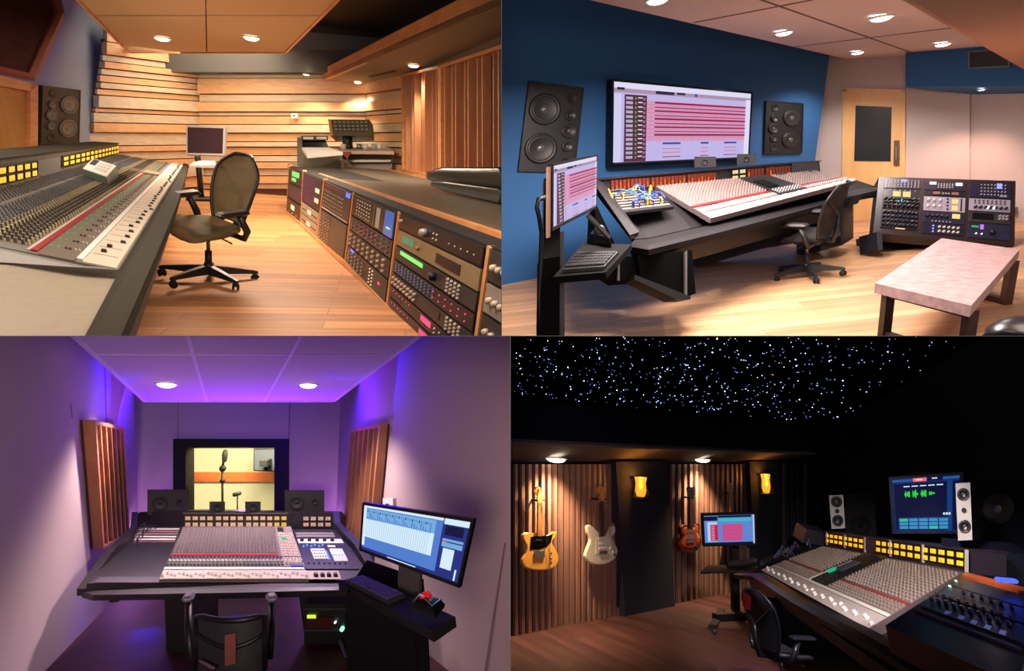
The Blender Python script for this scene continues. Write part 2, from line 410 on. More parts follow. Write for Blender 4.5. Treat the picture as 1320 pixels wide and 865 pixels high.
def rack_unit(room, S, label, face, spec, group=None, name='rack_unit', cat='audio equipment', deep=.12):
    """spec entries: ('knobs', s0, s1, n, t0, t1, rows, r, mat) | ('rect', s0, s1, t0, t1, mat, partname)"""
    t = thing(room, name, label, cat, S.p(.5, 0, 0), group=group or {'A': 'units in the long rack desk', 'B': 'units in the sloping rack desk'}[room.name])
    b = MB(); S.box(b, .012, .988, .03, .97, -deep, .004, face)
    for u in (.03, .97):
        for v in (.2, .8): S.cyl(b, u, v, [(.004, .004), (.004, .006), (.0005, .006)], steel, 6)
    b.build('faceplate', parent=t)
    for e in spec:
        if e[0] == 'knobs':
            _, s0, s1, n, t0, t1, rows, r, m = e
            for j in range(rows):
                for i in range(n):
                    u = s0+(s1-s0)*(i+.5)/n; v = t0+(t1-t0)*(j+.5)/rows; k = MB()
                    S.cyl(k, u, v, [(r, .004), (r*.95, .004+r*.8), (r*.8, .004+r*1.3), (.0005, .004+r*1.3)], m, 10)
                    k.build('knob', parent=t)
        elif e[0] == 'dots':
            _, s0, s1, n, t0, t1, rows, r, m = e[:9]; nm = {'knob_row': 'knob', 'lamp_row': 'indicator_lamp', 'keypad': 'key', 'button_row': 'button'}.get(e[9] if len(e) > 9 else '', 'indicator_lamp')
            for j in range(rows):
                for i in range(n):
                    k = MB(); S.cyl(k, s0+(s1-s0)*(i+.5)/n, t0+(t1-t0)*(j+.5)/rows, [(r, .004), (r*.7, .004+r), (.0005, .004+r)], m, 6); k.build(nm, parent=t)
        else:
            _, s0, s1, t0, t1, m, nm = e; k = MB(); S.box(k, s0, s1, t0, t1, .004, .0075, m); k.build(nm, parent=t)
    return t
def facing(room, pl, near=None):
    """the plane with its normal turned to the eye"""
    n, c = pl
    return (n, c) if n.dot(room.eye) > c else (-n, -c)
def off(pl, d): return (pl[0], pl[1]+d)
def wallp(room, pl, q, nm, m, th=.1, build=True):
    pl = facing(room, pl); b = MB(); b.prism(pxpoly(room, pl, q), -pl[0]*th, m); return struct(b, nm, room)
def daw_rects(n_tracks=9, blue=True):
    bg = em('daw_lilac', (196, 186, 236), .95); top = em('daw_bar', (222, 220, 244), 1.0); pk = em('daw_pink', (228, 160, 200), .9); dr = em('daw_red', (158, 36, 76), .9)
    br = em('daw_brown', (96, 52, 66), .8); bl = em('daw_blue', (64, 84, 176), .9); gr = em('daw_green', (96, 170, 90), .9); dk = em('daw_dark', (60, 56, 84), .6)
    q = [(0, 1, 0, 1, bg), (0, 1, .93, 1, top), (0, 1, .88, .93, em('daw_mauve', (190, 160, 190), .8)), (.28, .41, .89, .93, dk), (.43, .49, .9, .93, dk), (.56, .58, .89, .93, bl), (.02, .07, .91, .94, dk), (0, .05, 0, .86, em('daw_side', (214, 210, 246), .95)),
         (.07, .22, .02, .86, br), (.22, .96, .28, .8, pk), (.96, 1, 0, .9, top), (0, 1, 0, .018, dk)]
    for i in range(14):
        v = .80-.057*i; q += [(.08, .125, v, v+.034, em('daw_lil2', (190, 176, 214), .9)), (.14, .15, v, v+.03, gr), (.16, .19, v+.02, v+.034, top), (.195, .21, v, v+.03, em('daw_mauve2', (170, 130, 160), .8))]
    for i in range(n_tracks):
        v = .765-.052*i; q += [(.27, .955, v, v+(.026, .014, .022, .012)[i % 4], dr), (.22, .955, v-.018, v-.015, em('daw_line', (150, 110, 150), .8))]
    for a, b in ((.33, .46), (.61, .67), (.79, .89)):
        q += [(a, b, .235, .262, bl)]
        for v in (.17, .12, .06): q += [(a, b, v, v+.012, dr if v < .1 else em('daw_pink2', (220, 130, 160), .9))]
    for i in range(12): q += [(.24+.06*i, .241+.06*i, .28, .8, em('daw_line', (150, 110, 150), .8))]
    return q
# ================================================================== ROOM ONE: warm timber control room
A = Room('A', 323, 178, 490, 1.2, [(1, -(646.3-CX)/F, 0), (0, (CY-432.8)/F, -1)]); ROOMS['A'] = A
def room_one():
    R = A; R_ = A
    at, dep, on = R.at, R.dep, R.on
    floorm = wood('oak_floor', (196, 128, 80), (224, 162, 110), (1.2, 14, 14), .5, (1.5, .17), math.radians(12), spec=.3)
    sand = wood('sand_plank', (194, 176, 148), (214, 196, 168), (1, 8, 20), .6)
    orng = wood('cedar_plank', (208, 158, 112), (226, 180, 132), (1, 8, 20), .5)
    trimw = wood('maple_trim', (205, 135, 80), (226, 160, 104), (3, 3, 12), .4)
    fins = wood('walnut_fin', (186, 122, 84), (208, 146, 104), (8, 8, 1.5), .5)
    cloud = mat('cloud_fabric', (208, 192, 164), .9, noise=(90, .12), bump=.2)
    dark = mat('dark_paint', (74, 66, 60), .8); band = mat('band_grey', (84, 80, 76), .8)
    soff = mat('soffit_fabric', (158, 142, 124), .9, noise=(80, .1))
    blue = mat('blue_grey_wall', (140, 150, 166), .85, noise=(60, .05))
    desk = mat('desk_laminate', (140, 130, 112), .55); desktop = mat('rack_top_laminate', (96, 86, 70), .45)
    arm = mat('armrest_leather', (52, 49, 42), .8, noise=(90, .08), bump=.15, spec=.1)
    panel = mat('console_panel', (104, 100, 92), .5, noise=(60, .15)); panel2 = mat('console_fader_panel', (196, 184, 166), .5)
    # floor and walls
    fl = MB(); fl.prism([at(-260, 560), at(900, 560), at(640, 236), at(470, 222), at(-260, 205)], (0, 0, -.06), floorm); struct(fl, 'floor', R)
    P0, P1, P2, P3 = at(258, 240), at(472, 240), at(472, 240), None
    D = R.depth(P0)
    back = vplane(dep(258, 200, 12.6), dep(472, 200, 12.6))
    leftw = vplane(dep(118, 180, 10.6), dep(258, 200, 12.6))
    sidew = vplane(dep(-40, 180, 7.6), dep(118, 180, 10.6))
    rret = vplane(dep(472, 180, 12.6), dep(527, 180, 10.6))
    rw = vplane(dep(527, 180, 10.6), dep(660, 180, 6.2))
    def wallseg(pl, ya, yb, x0, x1, nm, k0, k1, rows, y0, xl0=None):
        b = MB()
        for i in range(len(rows)-1):
            a0, a1 = rows[i], rows[i+1]
            f = lambda y, k: 178+(y-178)*k
            m = sand if i % 2 == 0 else orng
            if nm == 'wall_left' and i == 0: m = orng
            th = (.05, .11, .03, .13, .06)[i % 5]
            xa = x0
            if xl0: xa = xl0(f((a0+a1)/2, k0))
            q = [on(xa, f(a1, k0), pl), on(x1, f(a1, k1), pl), on(x1, f(a0+1.3, k1), pl), on(xa, f(a0+1.3, k0), pl)]
            out = (R.eye-q[0]); n = pl[0]; n = n if n.dot(out) > 0 else -n
            b.prism([p+n*th for p in q], -n*(th+.05), m)
        q = [on(x0+(8 if xl0 else 0), 300, pl), on(x1, 300, pl), on(x1, y0, pl), on(x0+(16 if xl0 else 0), y0, pl)]
        n = pl[0] if pl[0].dot(R.eye-q[0]) > 0 else -pl[0]
        b.prism([p for p in q], -n*.1, mat('gap_shade_brown', (96, 62, 42), .8))  # dark backing colour stands for the shadow in the plank gaps
        struct(b, nm, R)
    rows = [92, 101, 121, 131, 144, 149, 160, 171, 182, 189, 200, 208, 217, 226, 236, 243]
    wallseg(back, 0, 0, 258, 472, 'wall_back', 1, 1, rows, 92)
    rl = [56, 72, 86, 93, 101, 108, 116, 123, 130, 144, 149, 160, 171, 186, 193, 203, 214, 226, 240]
    wallseg(leftw, 0, 0, 118, 258, 'wall_left', 1.18, 1.0, rl, 50, lambda y: 113+(187-y)*.16)
    wallseg(rret, 0, 0, 472, 527, 'wall_right', 1.0, 1.12, [100]+rows[1:], 96)
    b = MB(); b.prism(pxpoly(R, sidew, [(-60, 300), (118, 300), (118, 187), (133, 55), (134, -40), (-60, -40)]), -facing(R, sidew)[0]*.1, blue)
    b.v = b.v; struct(b, 'wall_side', R)
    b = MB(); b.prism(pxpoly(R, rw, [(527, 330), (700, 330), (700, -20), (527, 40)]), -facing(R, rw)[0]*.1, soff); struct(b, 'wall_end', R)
    # upper wall band and ceilings
    upper = facing(R, vplane(dep(100, 60, 12.9), dep(600, 60, 12.9)))
    b = MB(); b.prism(pxpoly(R, upper, [(90, 130), (560, 130), (560, -60), (90, -60)]), (0, .1, 0), dark); struct(b, 'wall_upper', R)
    bandp = vplane(dep(195, 80, 11.5), dep(520, 80, 11.5))
    b = MB(); b.prism(pxpoly(R, bandp, [(195, 93), (500, 93), (500, 62), (195, 69)]), (0, 1.2, 0), band); struct(b, 'trim_1', R)
    b = MB()
    b.prism([at(-200, -260, 3.6), at(900, -260, 3.6), at(700, 60, 3.6), at(60, 30, 3.6)], (0, 0, .1), dark); struct(b, 'ceiling', R)
    # hanging ceiling cloud of fabric panels
    cz = 2.6
    t = thing(R, 'ceiling_cloud', 'suspended tan fabric ceiling cloud with thin wood edging above the console', 'ceiling panel', at(268, 20, cz))
    def cl(q, nm):
        MB().prism([at(x, y, cz) for x, y in q], (0, 0, .06), cloud).build(nm, parent=t)
    L = lambda y: 167.5+(y-67)*.965; Rr = lambda y: 366+(67-y)*.985; Mx = lambda y: 266.5-(65-y)*.02
    for y0, y1 in ((67, 20.5), (19.5, -60), (-61, -150)):
        cl([(L(y0), y0), (Mx(y0)-.8, y0), (Mx(y1)-.8, y1), (L(y1), y1)], 'fabric_panel')
        cl([(Mx(y0)+.8, y0), (Rr(y0), y0), (Rr(y1), y1), (Mx(y1)+.8, y1)], 'fabric_panel')
    b = MB()
    for q in (((L(67)-2, 67.6), (L(-150)-2, -150)), ((Rr(67)+2, 67.6), (Rr(-150)+2, -150)), ((L(67)-2, 67.6), (Rr(67)+2, 67.6))):
        b.bar(at(*q[0], cz)+V((0, 0, .03)), at(*q[1], cz)+V((0, 0, .03)), .035, .09, trimw)
    b.build('edge_trim', parent=t)
    b = MB(); b.prism([at(x, y, cz)+V((0, 0, .065)) for x, y in ((L(66), 66), (Rr(66), 66), (Rr(-150), -150), (L(-150), -150))], (0, 0, .02), black); b.build('backing_board', parent=t)
    # soffit along the right side with its timber fascia
    sz = 2.5
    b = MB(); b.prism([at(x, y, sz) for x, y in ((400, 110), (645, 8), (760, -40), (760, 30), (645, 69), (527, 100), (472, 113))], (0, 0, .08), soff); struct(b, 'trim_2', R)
    fp = vplane(at(400, 110, sz), at(645, 8, sz))
    b = MB(); b.prism(pxpoly(R, fp, [(398, 111), (650, 5.5), (760, -41), (760, -95), (596, -3), (395, 100)]), (.06, 0, 0), trimw); struct(b, 'trim_3', R)
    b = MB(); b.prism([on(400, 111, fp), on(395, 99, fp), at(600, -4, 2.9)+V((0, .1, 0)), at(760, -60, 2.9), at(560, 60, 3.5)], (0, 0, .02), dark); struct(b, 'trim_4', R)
    b = MB(); b.prism([at(x, y, sz-.01) for x, y in ((474, 99), (478, 100), (512, 92.5), (507, 91.5))], (0, 0, .03), black)
    tag(b.build('air_vent', R), 'dark slot vent in the soffit between two downlights', 'vent')
    b = MB(); b.prism(pxpoly(R, bandp, [(246, 95.5), (282, 95.5), (282, 94), (246, 94)]), (0, -.1, 0), black)
    tag(b.build('air_vent', R), 'dark slot vent under the grey band on the back wall', 'vent')
    # lights
    warm = (255, 232, 200)
    g = 'recessed warm downlights'
    cp = hplane(cz); sp = hplane(sz)
    downlight(R, 209, 48, cp, .105, 'left of the two big round downlights in the tan ceiling cloud', None, 75, warm, 130)
    downlight(R, 324, 47, cp, .105, 'right of the two big round downlights in the tan ceiling cloud', None, 75, warm, 130)
    downlight(R, 533, 83, sp, .085, 'oval-looking downlight in the brown soffit nearest the slatted panels', None, 80, warm, 130)
    downlight(R, 461, 105, sp, .075, 'downlight in the soffit at the far corner of the back wall', None, 110, warm, 120)
    low = hplane(2.5)
    b = MB(); b.prism([at(x, y, 2.5) for x, y in ((228, 93.5), (402, 93.5), (402, 99), (228, 99))], (0, 0, .05), sand)
    p1 = bandp[1]
    downlight(R, 308, 95.5, hplane(2.54), .06, 'small downlight left of centre above the plank wall', None, 110, warm, 120)
    downlight(R, 395, 95, hplane(2.54), .06, 'small downlight at the end of the timber fascia', None, 110, warm, 120)
    light(R, 'AREA', at(268, 60, 2.78), 100, (255, 232, 200), 2.2, aim=dep(285, 190, 12.6), name='unseen_cove_lamp')  # added out of sight above the cloud to brighten the plank wall
    light(R, 'AREA', V((-.4, 2.6, 2.5)), 24, (255, 232, 208), 1.6, name='overhead_fill')  # added overhead fill, here and in the next two lines, without fittings
    light(R, 'AREA', V((-2.9, 6.0, 2.5)), 110, (255, 228, 200), 1.4, name='overhead_fill')
    light(R, 'AREA', V((.1, 8.2, 2.4)), 215, (255, 228, 200), 1.2, name='overhead_fill')
    light(R, 'AREA', dep(110, -30, 8), 12, (40, 90, 255), .5, aim=dep(100, 30, 10.4), name='unseen_cove_lamp')
    light(R, 'SPOT', V((-.6, -.6, 1.5)), 300, (255, 236, 208), .5, aim=at(290, -10, cz), spot=64, blend=1., name='bounce_fill')  # added behind the viewer to brighten the ceiling cloud
    # door at far left and the dark hanging cabinet
    sd = lambda q, k=0: pxpoly(R, sidew, q)
    sidew = facing(R, sidew); nn = sidew[0]
    b = MB(); b.prism([p+nn*.03 for p in sd([(-30, 260), (30, 260), (30, 112), (-30, 99)])], -nn*.02, wood('door_oak', (176, 122, 58), (196, 142, 76), (6, 6, 1), .45))
    struct(b, 'door_1', R)
    b = MB(); b.prism([p+nn*.09 for p in sd([(30, 260), (40, 260), (41, 108), (31, 106)])], -nn*.1, trimw)
    b.prism([p+nn*.09 for p in sd([(-30, 106), (-30, 92), (41, 108), (31, 117)])], -nn*.1, trimw); struct(b, 'trim_5', R)
    maho = wood('mahogany_panel', (44, 20, 18), (58, 28, 24), (2, 14, 14), .8, spec=.1); mahf = wood('mahogany_edge', (92, 46, 38), (112, 58, 46), (5, 5, 5), .4)
    q = [dep(-60, 78, 6.2), dep(-60, -60, 6.2), dep(60, -60, 6.9), dep(77, 18, 7.0), dep(40, 99, 6.8)]
    t = thing(R, 'hanging_cabinet', 'dark mahogany panel hung high on the wall above the left door', 'wall cabinet', q[4])
    MB().prism(q, (-.1, .5, .1), maho).build('front_panel', parent=t)
    MB().tube([q[0], q[4], q[3], q[2]], .055, mahf, 6).build('edge_moulding', parent=t)
    # big studio loudspeaker in the blue-grey wall
    S = pxsurf(R, off(sidew, .06), [(52, 186), (102, 184), (104, 116), (55, 110)])
    wall_speaker(R, S, 'large black two-woofer speaker set in the blue-grey side wall above the console', 
                 [('woofer', .68, .70, .21), ('woofer', .67, .27, .21), ('midrange_driver', .24, .68, .09), ('midrange_driver', .23, .31, .09), ('tweeter', .24, .50, .13), ('bass_port', .25, .88, .08), ('bass_port', .24, .11, .08)], .1, asp=.70, m= mat('speaker_black', (34, 33, 32), .5), cabm='speaker_black', ringm=mat('speaker_ring', (92, 88, 80), .4))
    # ---------------- mixing console
    z = .75
    Aa, Bb, Cc, Dd = at(152, 348, z), at(236, 213, z), at(152, 199, z), at(-170, 285, z)
    S = Surf(Aa, Bb, Cc, Dd, out=(0, 0, 1))
    t = thing(R, 'mixing_console', 'long large-format mixing console with glowing amber meters along the left wall', 'mixing console', at(120, 420, 0)+V((-1, 2, 0)))
    b = MB(); S.box(b, 0, 1, 0, 1, -.12, 0, panel); b.build('control_panel', parent=t)
    b = MB()
    S.box(b, -.02, 1.02, -.0, 1.05, -.3, -.12, dgrey)
    S.box(b, .05, .97, .45, 1.0, -.74, -.3, black2); b.build('pedestal', parent=t)
    # near end cheek and laminate wing
    b = MB(); e = [at(152, 348, z), at(107, 345, z), at(0, 322, z), at(-170, 285, z)]
    b.prism(e+[p+V((0, 0, -.05)) for p in reversed([at(152, 349, z-.02), at(107, 347.5, z-.02), at(0, 341, z-.02), at(-170, 310, z-.02)])], (0, .03, 0), mgrey); b.build('end_cheek', parent=t)
    b = MB(); b.prism([at(x, y, z-.03) for x, y in ((107, 346.5), (155, 348.5), (108, 436), (50, 520), (-200, 560), (-200, 330), (0, 341))], (0, 0, -.05), desk); b.build('desk_wing', parent=t)
    # padded armrest
    lft = [(60, 520), (110, 432), (155, 347), (194, 280), (232, 218), (236, 211)]; rgt = [(105, 520), (156, 432), (205, 320), (229, 262), (241.5, 219), (243, 212)]
    rings = []
    for (x0, y0), (x1, y1) in zip(lft, rgt):
        a = at(x0, y0, z-.01); c = at(x1, y1, z-.03)
        rings.append([a+V((0, 0, -.1)), a, a.lerp(c, .3)+V((0, 0, .012)), a.lerp(c, .8)+V((0, 0, .004)), c, c.lerp(a, .05)+V((0, 0, -.05)), c.lerp(a, .4)+V((0, 0, -.1))])
    MB().loft(rings, arm).build('armrest', parent=t)
    # fader bay, white scribble strip and coloured strips
    def strip(t0, t1, m, nm, s0=.003, s1=.99, h=.004):
        b = MB(); S.box(b, s0, s1, t0, t1, 0, h, m); b.build(nm, parent=t)
    strip(.005, .115, panel2, 'fader_panel', 0, 1, .006); strip(.118, .14, white, 'scribble_strip', .004, .99, .008)
    strip(.142, .27, mat('channel_brown', (98, 88, 78), .5), 'channel_strip_panel', 0, 1, .003)
    strip(.28, .305, red, 'red_strip', .004, .62, .007); strip(.308, .32, lgrey, 'light_strip', .004, .62, .005)
    strip(.72, .735, mgrey, 'divider_strip'); strip(.5, .508, lgrey, 'divider_strip')
    for k in range(1, 9):
        b = MB(); u = k/9; S.box(b, u-.001, u+.001, .33, .98, 0, .004, black2); b.build('module_seam', parent=t)
    tan = mat('knob_tan', (160, 142, 116), .5); green = mat('green_led', (40, 120, 60), .4, emit=(60, 200, 90), es=.5); dkb = mat('knob_brown', (66, 56, 50), .5); yk = mat('knob_yellow', (164, 152, 112), .5); gk = mat('knob_grey', (88, 90, 96), .45)
    N = 130
    col = lambda i, n=N: .012+(.97)*(i+.5)/n
    knobs(S, t, 'rotary_knob', [(col(i), .36+.03*j) for i in range(N) for j in range(5)], .015, .018, dkb, 6, keep=95, hat=tan)
    knobs(S, t, 'pan_knob', [(col(i), .53+.03*j) for i in range(N) for j in range(6)], .015, .016, gk, 6)
    knobs(S, t, 'gain_knob', [(col(i), .76+.032*j) for i in range(N) for j in range(6)], .015, .016, gk, 6)
    knobs(S, t, 'aux_knob', [(col(i), v) for i in range(N) for v in (.515, .335, .47)], .014, .02, yk, 6)
    knobs(S, t, 'switch_button', [(col(i, 48), v) for i in range(48) for v in (.26, .235)], .012, .008, green, 4)
    knobs(S, t, 'cut_button', [(col(i, 48), v) for i in range(48) for v in (.205, .19)], .012, .010, dkb, 4)
    knobs(S, t, 'solo_button', [(col(i, 48), v) for i in range(48) for v in (.155, .17)], .012, .010, lgrey, 4)
    fader_caps(S, t, [(col(i, 48), .035+.02*math.sin(i*1.7)*(i % 5 == 0)) for i in range(2, 48)], .022, .05, .016, black2, line=lgrey)
    fader_caps(S, t, [(.03, .075), (.045, .07)], .03, .05, .016, black2)
    b = MB()
    for i in range(48):
        u = col(i, 48); S.box(b, u-.0006, u+.0006, .02, .105, .006, .0065, mgrey)
    b.build('fader_slot', parent=t, kind='stuff')
    # centre section plate
    b = MB(); S.box(b, .60, .66, .14, .55, .003, .012, mgrey); S.box(b, .60, .655, .15, .3, .012, .016, mat('tan_plate', (150, 130, 100), .5)); b.build('centre_section', parent=t)
    # meter bridge
    a0, a1 = at(-170, 285, z), at(152, 199, z)
    bp = vplane(a0, a1); n = bp[0] if bp[0].dot(R.eye-a0) > 0 else -bp[0]
    B = pxsurf(R, bp, [(-170, 287), (152, 199), (152, 184.5), (-170, 226)])
    b = MB(); B.box(b, 0, 1, 0, 1, -.35, 0, mat('bridge_grey', (84, 80, 74), .45)); b.build('meter_bridge', parent=t)
    b = MB(); B.box(b, 0, 1, .96, 1.02, -.36, .02, arm); b.build('bridge_rail', parent=t)
    def bsurf(q): return pxsurf(R, (n, n.dot(a0)+.004), q)
    M1 = bsurf([(-52, 252), (47, 229), (46, 206), (-52, 220)]); M2 = bsurf([(79, 216), (152, 198.5), (152, 186.5), (79, 201)])
    for Q, nx in ((M1, 8), (M2, 14)):
        b = MB(); Q.box(b, 0, 1, 0, 1, 0, .006, black2); b.build('meter_frame', parent=t)
        vu_meters(Q, t, [((i+.12)/nx, v) for i in range(nx) for v in (.1, .54)], .76/nx, .36)
    b = MB(); bsurf([(48, 228), (77, 221), (77, 202), (48, 207)]).box(b, 0, 1, 0, 1, 0, .008, mgrey); b.build('blank_plate', parent=t)
    # remote controller on the console
    p = S
    rs = [at(107, 226, z+.02), at(139, 238, z+.02), at(153, 229, z+.02), at(122, 217, z+.02)]
    t = thing(R, 'remote_controller', 'white-topped remote control unit lying on the console surface', 'remote control', rs[0])
    b = MB(); b.box8([q for q in rs]+[q+V((0, 0, .05 if i in (0, 1) else .1)) for i, q in enumerate(rs)], mat('teal_case', (46, 74, 72), .4)); b.build('case', parent=t)
    Q = Surf(*[q+V((0, 0, .052 if i in (0, 1) else .102)) for i, q in enumerate(rs)], out=(0, 0, 1))
    b = MB(); Q.box(b, .02, .98, .04, .96, 0, .006, white); b.build('top_plate', parent=t)
    b = MB(); Q.box(b, .1, .35, .45, .9, .006, .01, dgrey); b.build('display', parent=t)
    b = MB(); [Q.box(b, .45+i*.12, .53+i*.12, .25+j*.22, .38+j*.22, .006, .012, lgrey) for i in range(4) for j in range(3)]; b.build('button_pad', parent=t)
    # ---------------- computer monitor behind the chair
    d = 8.3
    S = Surf(dep(242, 197, d), dep(287, 198, d), dep(288, 165.5, d), dep(242, 164, d), out=R.eye-dep(242, 197, d))
    t = thing(R, 'computer_monitor', 'silver-framed computer monitor with a dark screen behind the office chair', 'monitor', at(260, 262, 0))
    b = MB(); S.box(b, -.05, 1.05, -.07, 1.07, -.06, 0, mat('silver_frame', (168, 160, 158), .35, .3)); b.build('frame', parent=t)
    b = MB(); S.box(b, 0, 1, 0, 1, 0, .004, mat('off_screen', (48, 32, 36), .15)); b.build('screen', parent=t)
    b = MB(); fp0 = at(260, 258, 0); tp = S.p(.4, 0, -.05)
    b.tube([fp0, V((fp0.x, fp0.y, tp.z+.1))], .05, black2, 8).rbox(fp0+V((0, 0, .03)), (.5, .45, .06), black2, .02); b.build('stand_pole', parent=t)
    q = [dep(244, 213, 7.6), dep(278, 213, 7.6), dep(278, 208, 8.3), dep(250, 208, 8.3)]
    b = MB(); b.prism(q, (0, 0, -.03), lgrey); b.build('keyboard_shelf', parent=t)
    Q = Surf(*q, out=(0, 0, 1)); b = MB(); Q.box(b, .25, .95, .2, .8, .0, .02, white); tag(b.build('keyboard', R), 'white keyboard on the small shelf under the silver-framed monitor', 'keyboard')
    # ---------------- chair
    mc = mat('olive_mesh', (112, 98, 66), .75, noise=(120, .25), alpha=.8)
    office_chair(R, 269, 363, math.radians(132), 'office chair with olive mesh seat and curved mesh back by the timber-room console', 1.0, mc, mat('chair_frame', (46, 40, 38), .4), lean=.9, legphase=.5, bk=1.2, tilt=math.radians(11))
    # ---------------- outboard rack desk
    rz = .78
    ftl, ftr = (373, 212), (646, 304)
    a0 = at(374, 217, rz); a1 = at(646, 321, rz)
    fpl = vplane(a0, a1)
    # low line of the face on the floor
    n = fpl[0] if fpl[0].dot(R.eye-a0) > 0 else -fpl[0]
    t = thing(R, 'rack_desk', 'low timber-edged rack desk with five bays of outboard gear on the right', 'rack desk', at(450, 330, 0))
    topq = [(373, 211), (372, 208.5), (470, 213), (560, 233), (660, 263), (720, 283), (720, 330), (646, 300)]
    b = MB(); b.prism([at(x, y, rz+.02) for x, y in topq], (0, 0, -.05), desktop); b.build('desk_top', parent=t)
    b = MB(); pe = [at(373, 211, rz+.02), at(646, 300, rz+.02), at(720, 324, rz+.02)]
    for k in range(2): b.bar(pe[k]+n*.01-V((0, 0, .042)), pe[k+1]+n*.01-V((0, 0, .042)), .05, .095, trimw)
    b.build('front_edge', parent=t)
    b = MB(); pe2 = [at(470, 213, rz+.02), at(560, 232, rz+.02), at(720, 281, rz+.02)]
    for k in range(2): b.bar(pe2[k]+V((0, 0, .005)), pe2[k+1]+V((0, 0, .005)), .03, .03, trimw)
    b.build('back_edge', parent=t)
    pfl = on(369, 273, fpl); pfr = on(646, 545, fpl)
    tops = [(373.5, 214), (392, 220), (419, 231), (457, 249), (516, 274), (633, 318), (700, 344)]
    bots = [(370, 273), (388, 288), (410, 308), (446, 338), (500, 395), (606, 505), (680, 580)]
    b = MB(); Bt = [on(x, y, fpl) for x, y in tops]; Bb = [on(x, y, fpl) for x, y in bots]
    for (a, c) in zip(Bt, Bb): MB().bar(a-n*.01, c-n*.01, .035, .05, trimw, up=n).build('upright', parent=t)
    b = MB(); b.prism([Bt[0], Bt[-1], Bb[-1], Bb[0]], -n*.8, mat('rack_interior', (18, 14, 16), .7)); b.build('carcass', parent=t)
    b = MB()
    for k in range(6): b.bar(Bb[k]+n*.01, Bb[k+1]+n*.01, .045, .05, trimw, up=(0, 0, 1))
    b.build('bottom_rail', parent=t)
    b = MB()
    for k in range(6): b.bar(Bb[k]+V((0, 0, -.04)), Bb[k+1]+V((0, 0, -.04)), .02, .03, black2)
    b.build('kick_board', parent=t)
    bays = []
    for k in range(6):
        e = .0
        lt, rt, lb, rb = Bt[k], Bt[k+1], Bb[k], Bb[k+1]
        w = (rt-lt).length; c = .03/w
        l1 = lb.lerp(rb, c); l2 = lb.lerp(rb, 1-c); u1 = lt.lerp(rt, c); u2 = lt.lerp(rt, 1-c)
        bays.append(Surf(l1, l2, u2, u1, out=n))
    gp = mat('gear_black', (30, 28, 32), .4); gg = mat('gear_grey', (150, 138, 124), .45); gt = mat('gear_tan', (146, 124, 92), .4); gc = mat('gear_charcoal', (52, 50, 50), .45)
    pink = em('pink_led', (240, 60, 110), 1.5); grn = em('green_glow', (110, 240, 110), 1.3); blu = em('blue_led', (60, 90, 255), 2.5); cy = em('cyan_led', (120, 220, 255), 1.5); wl = em('warm_led', (255, 220, 170), 1.3); purp = em('magenta_led', (190, 40, 160), 1.2)
    kb = mat('knob_cream', (196, 180, 160), .35); kbl = mat('knob_blue', (80, 130, 190), .4); kr = mat('knob_red', (190, 60, 70), .4); ksil = mat('knob_silver', (176, 170, 164), .35, .2)
    def U(k, t0, t1, lab, face, spec, s0=0., s1=1.): rack_unit(R, bays[k].sub(s0, s1, t0, t1, .012), lab, face, spec, name='rack_unit', deep=.3)
    U(0, .68, .99, 'rack unit with a green display at the top of the farthest bay', gp, [('rect', .3, .8, .5, .8, grn, 'display'), ('rect', .3, .6, .2, .4, grn, 'display')])
    U(0, .36, .67, 'rack unit with red lamps in the middle of the farthest bay', gc, [('dots', .1, .9, 5, .2, .8, 3, .008, purp)])
    U(0, .02, .35, 'black rack unit with a cream meter in the bottom of the farthest bay', gp, [('rect', .35, .6, .4, .7, wl, 'meter'), ('knobs', .1, .9, 3, .1, .3, 1, .012, kb)])
    U(1, .45, .99, 'rack unit full of magenta lights in the second bay from the far end', gp, [('dots', .06, .7, 10, .1, .9, 9, .006, purp), ('rect', .72, .9, .55, .68, wl, 'meter'), ('rect', .72, .9, .25, .38, wl, 'meter')])
    U(1, .24, .44, 'upper pale grey rack unit with a warm meter below the magenta lights', gg, [('rect', .42, .6, .35, .7, wl, 'meter'), ('knobs', .1, .35, 2, .2, .8, 1, .012, gp), ('knobs', .65, .95, 3, .2, .8, 1, .012, gp)])
    U(1, .02, .23, 'lower pale grey rack unit at the bottom of the second bay', gg, [('rect', .42, .6, .35, .7, wl, 'meter'), ('knobs', .1, .35, 2, .2, .8, 1, .012, gp), ('knobs', .65, .95, 3, .2, .8, 1, .012, gp)])
    U(2, .56, .99, 'charcoal compressor rack with rows of grey knobs at the top of the third bay', gc, [('dots', .06, .8, 10, .1, .75, 5, .011, ksil, 'knob_row'), ('dots', .06, .8, 10, .84, .92, 1, .011, kr, 'lamp_row'), ('rect', .84, .96, .82, .95, blu, 'indicator'), ('rect', .04, .96, .02, .06, lgrey, 'trim_line')])
    U(2, .02, .55, 'modular rack with four columns of round controls and a blank plate in the third bay', gc, [('dots', .04, .44, 4, .06, .94, 9, .014, ksil, 'knob_row'), ('rect', .5, .97, .04, .96, mat('blank_olive', (74, 70, 58), .5), 'blank_panel')])
    U(3, .72, .99, 'rack of narrow modules with a blue lit panel at the top of the fourth bay', gp, [('rect', .8, .97, .02, .95, em('blue_panel', (30, 110, 200), .7), 'lit_panel'), ('dots', .12, .5, 6, .1, .9, 5, .010, ksil, 'knob_row'), ('rect', .56, .58, .1, .9, mgrey, 'module_edge'), ('rect', .62, .7, .1, .9, lgrey, 'pale_module'), ('rect', .85, .92, .3, .36, em('green_line', (120, 255, 140), 2), 'graph_line')])
    U(3, .52, .71, 'black equaliser with red and green knobs in the fourth bay', gp, [('knobs', .04, .96, 9, .1, .9, 3, .010, kbl), ('dots', .3, .7, 5, .3, .8, 2, .011, kr, 'lamp_row')])
